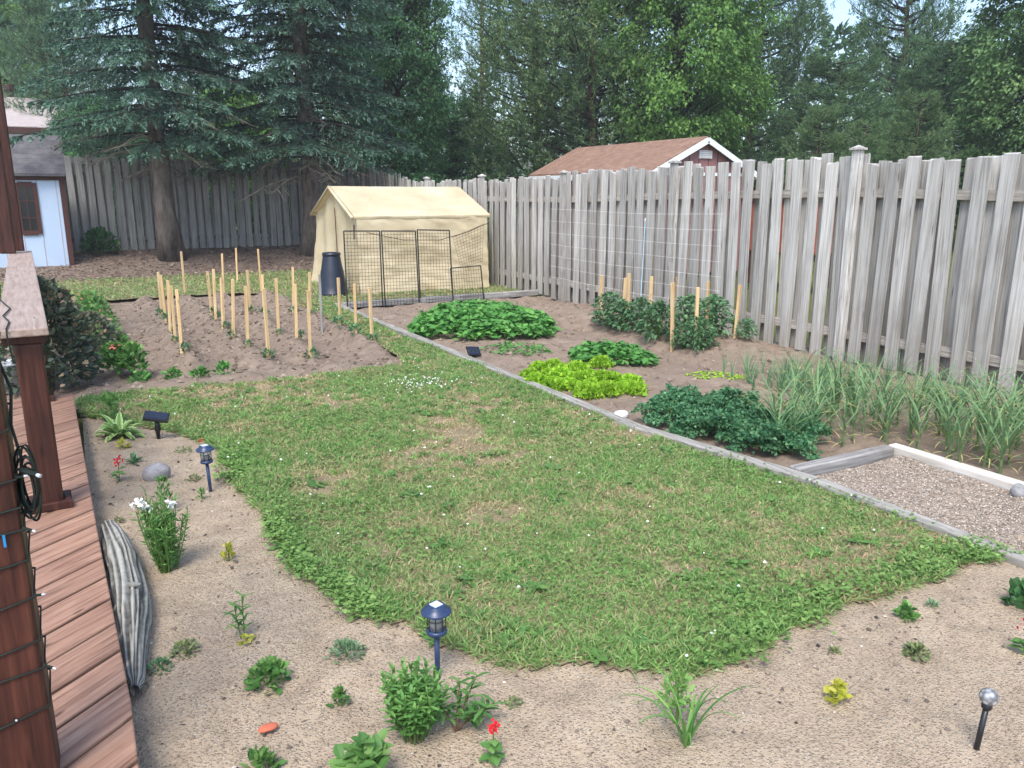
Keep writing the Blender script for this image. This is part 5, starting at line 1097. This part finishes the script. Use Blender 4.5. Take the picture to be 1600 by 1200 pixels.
o = polys('clover', Q, 'clover_leaf', np.clip(r.normal(.55, .22, n), 0, 1)); tag(o, 'low clover and broad weeds mixed through the lawn, thickest at its edge', 'clover', None, 'stuff')
Q = []; T = []
for k in range(150):                       # dandelion and plantain rosettes
    pp = inside(LAWN, 1)[0] if k % 3 else np.array(LOWER[r.integers(1, len(LOWER)-2)])+r.normal(0, .12, 2)+np.array((0, .12)); zz = float(z_lawn(*pp)); m_ = 9; a = np.arange(m_)*2.4+r.uniform(0, 6)
    if not inpoly(pp[:1], pp[1:], LAWN)[0]: continue
    D = np.c_[np.cos(a), np.sin(a), r.uniform(.15, .8, m_)]; Q.append(leaf6(np.tile((*pp, zz+.004), (m_, 1)), D, np.tile(UP, (m_, 1))+r.normal(0, .2, (m_, 3)), r.uniform(.05, .1, m_), r.uniform(.016, .03, m_), .15, .25)); T.append(np.clip(r.normal(.55, .2, m_), 0, 1))
o = polys('lawn_weeds', np.concatenate(Q), 'bush_leaf', np.concatenate(T)); tag(o, 'flat rosettes of weeds dotted over the lawn', 'weeds', None, 'stuff')
# clover blooms
def lumps(P, s, seed, flat=.7):
    rr_ = np.random.default_rng(seed); n = len(P); base = np.array([(1, 0, 0), (-1, 0, 0), (0, 1, 0), (0, -1, 0), (0, 0, 1), (0, 0, -1)], float)
    V = base[None]*(rr_.uniform(.6, 1.25, (n, 6, 1)))*np.asarray(s)[:, None, None]*np.array((1, 1, flat)); a = rr_.uniform(0, 6.3, n); c, s_ = np.cos(a)[:, None], np.sin(a)[:, None]
    V = np.stack([V[..., 0]*c-V[..., 1]*s_, V[..., 0]*s_+V[..., 1]*c, V[..., 2]], -1)+P[:, None]
    F = np.array([(0, 2, 4), (2, 1, 4), (1, 3, 4), (3, 0, 4), (2, 0, 5), (1, 2, 5), (3, 1, 5), (0, 3, 5)]); L = (np.arange(n)[:, None, None]*6+F[None]).reshape(-1); return V.reshape(-1, 3), L
c0 = np.array(G(655, 606)[:2]); p = np.concatenate([c0+r.normal(0, 1, (90, 2))*np.array((.2, .22)), inside(LAWN, 90)]); p = p[inpoly(p[:, 0], p[:, 1], LAWN)]; V, L = lumps(np.c_[p, z_lawn(p[:, 0], p[:, 1])+.045], r.uniform(.005, .010, len(p)), 5, .9)
o = obj('clover_blooms', setmesh('clover_blooms', V, L, np.full(len(L)//3, 3), 'white_petal')); tag(o, 'tiny white clover blooms scattered over the lawn', 'clover blooms', None, 'stuff')
# pebbles in the sand and on the gravel pad
n = 15000; p = inside(SAND, n); den = fbm(p[:, 0]*2.2, p[:, 1]*2.2, 231); p = p[(r.uniform(0, 1, n) < .15+1.5*np.clip(den-.3, 0, 1)) & (p[:, 1] > .8) & ~inpoly(p[:, 0], p[:, 1], LAWN)]; n = len(p); sz = .0018+.011*r.uniform(0, 1, n)**5
V, L = lumps(np.c_[p, z_sand(p[:, 0], p[:, 1])+sz*.2], sz, 7); o = obj('sand_pebbles', setmesh('sand_pebbles', V, L, np.full(len(L)//3, 3), 'pebble', np.repeat(np.clip(r.normal(.55, .28, n), 0, 1), 6))); tag(o, 'small stones and grit scattered over the sand bed', 'pebbles', None, 'stuff')
p = inside([(3.95, 3.3), (4.78, 3.3), (4.78, 1.0), (3.95, 1.0)], 7000); sz = r.uniform(.003, .0075, len(p)); V, L = lumps(np.c_[p, sz*.2+.012+.03*(fbm(p[:, 0]*5, p[:, 1]*5, 61)-.5)+.012*(fbm(p[:, 0]*20, p[:, 1]*20, 62)-.5)], sz, 8); o = obj('gravel', setmesh('gravel', V, L, np.full(len(L)//3, 3), 'pebble', np.repeat(np.clip(r.normal(.8, .2, len(p)), 0, 1), 6))); tag(o, 'pale pea gravel filling the timber framed pad', 'gravel', None, 'stuff')
# clods on both beds, litter under the spruces
p = inside([(-1, 7.7), (3.1, 7.7), (3.1, 14.8), (-1, 14.8)], 10000); sz = .007+.04*r.uniform(0, 1, len(p))**5; V, L = lumps(np.c_[p, zl_soil(p[:, 0], p[:, 1])], sz, 9); V2, L2 = None, None
o = obj('soil_clods', setmesh('soil_clods', V, L, np.full(len(L)//3, 3), 'clod', np.repeat(np.clip(r.normal(.5, .25, len(p)), 0, 1), 6))); tag(o, 'loose clods of earth on the tilled ridges', 'soil clods', None, 'stuff')
p = inside([(3.65, 4.6), (7.1, 2.0), (7.1, 12.0), (3.65, 12.0)], 6000); sz = .006+.034*r.uniform(0, 1, len(p))**5; V, L = lumps(np.c_[p, zr_soil(p[:, 0], p[:, 1])], sz, 10)
o = obj('soil_clods', setmesh('soil_clods', V, L, np.full(len(L)//3, 3), 'clod', np.repeat(np.clip(r.normal(.55, .25, len(p)), 0, 1), 6))); tag(o, 'loose clods of earth on the vegetable bed', 'soil clods', None, 'stuff')
p = inside([(-3, 18.2), (7, 18.2), (7, 21.6), (-3, 21.6)], 5000); n = len(p); a = r.uniform(0, 6.3, n); Q = cards(np.c_[p, hz(p[:, 0], p[:, 1])+z_back(p[:, 0], p[:, 1])+.012], np.c_[np.cos(a), np.sin(a), r.uniform(-.1, .2, n)], unit(UP+r.normal(0, .3, (n, 3))), r.uniform(.04, .12, n), r.uniform(.02, .05, n))
o = polys('leaf_litter', Q, 'clod', np.clip(r.normal(.5, .3, n), 0, 1)); tag(o, 'brown needle and leaf litter under the spruces', 'leaf litter', None, 'stuff')
n = 1500; p = inside(SAND, n); p = p[(p[:, 1] > .9) & ~inpoly(p[:, 0], p[:, 1], LAWN)]; n = len(p); a = r.uniform(0, 6.3, n); Q = cards(np.c_[p, z_sand(p[:, 0], p[:, 1])+.003], np.c_[np.cos(a), np.sin(a), r.uniform(-.05, .15, n)], unit(UP+r.normal(0, .3, (n, 3))), r.uniform(.008, .03, n), r.uniform(.002, .008, n))
o = polys('bark_litter', Q, 'clod', np.clip(r.normal(.15, .2, n), 0, 1)); tag(o, 'dark bits of bark and twig strewn over the sand', 'litter', None, 'stuff')
# ---------------------------------------------------------------- haze
hzb = MB().box((0, 100, 7.7), (860, 820, 18.0)).build('haze', None); hzb['kind'] = 'stuff'; tag(hzb, 'faint pale haze in the air of the whole yard', 'haze')
hm = bpy.data.materials.new('haze'); hm.use_nodes = True; hm.node_tree.nodes.remove(hm.node_tree.nodes['Principled BSDF'])
pv = hm.node_tree.nodes.new('ShaderNodeVolumePrincipled'); pv.inputs['Color'].default_value = (.95, .97, .98, 1); pv.inputs['Density'].default_value = .0015; pv.inputs['Anisotropy'].default_value = .2
hm.node_tree.links.new(pv.outputs[0], hm.node_tree.nodes['Material Output'].inputs['Volume']); hzb.data.materials.append(hm)
SC.cycles.volume_bounces = 0
print('TRIS', sum(sum(len(p_.vertices)-2 for p_ in []) or (len(m_.loops)-2*len(m_.polygons)) for m_ in bpy.data.meshes))
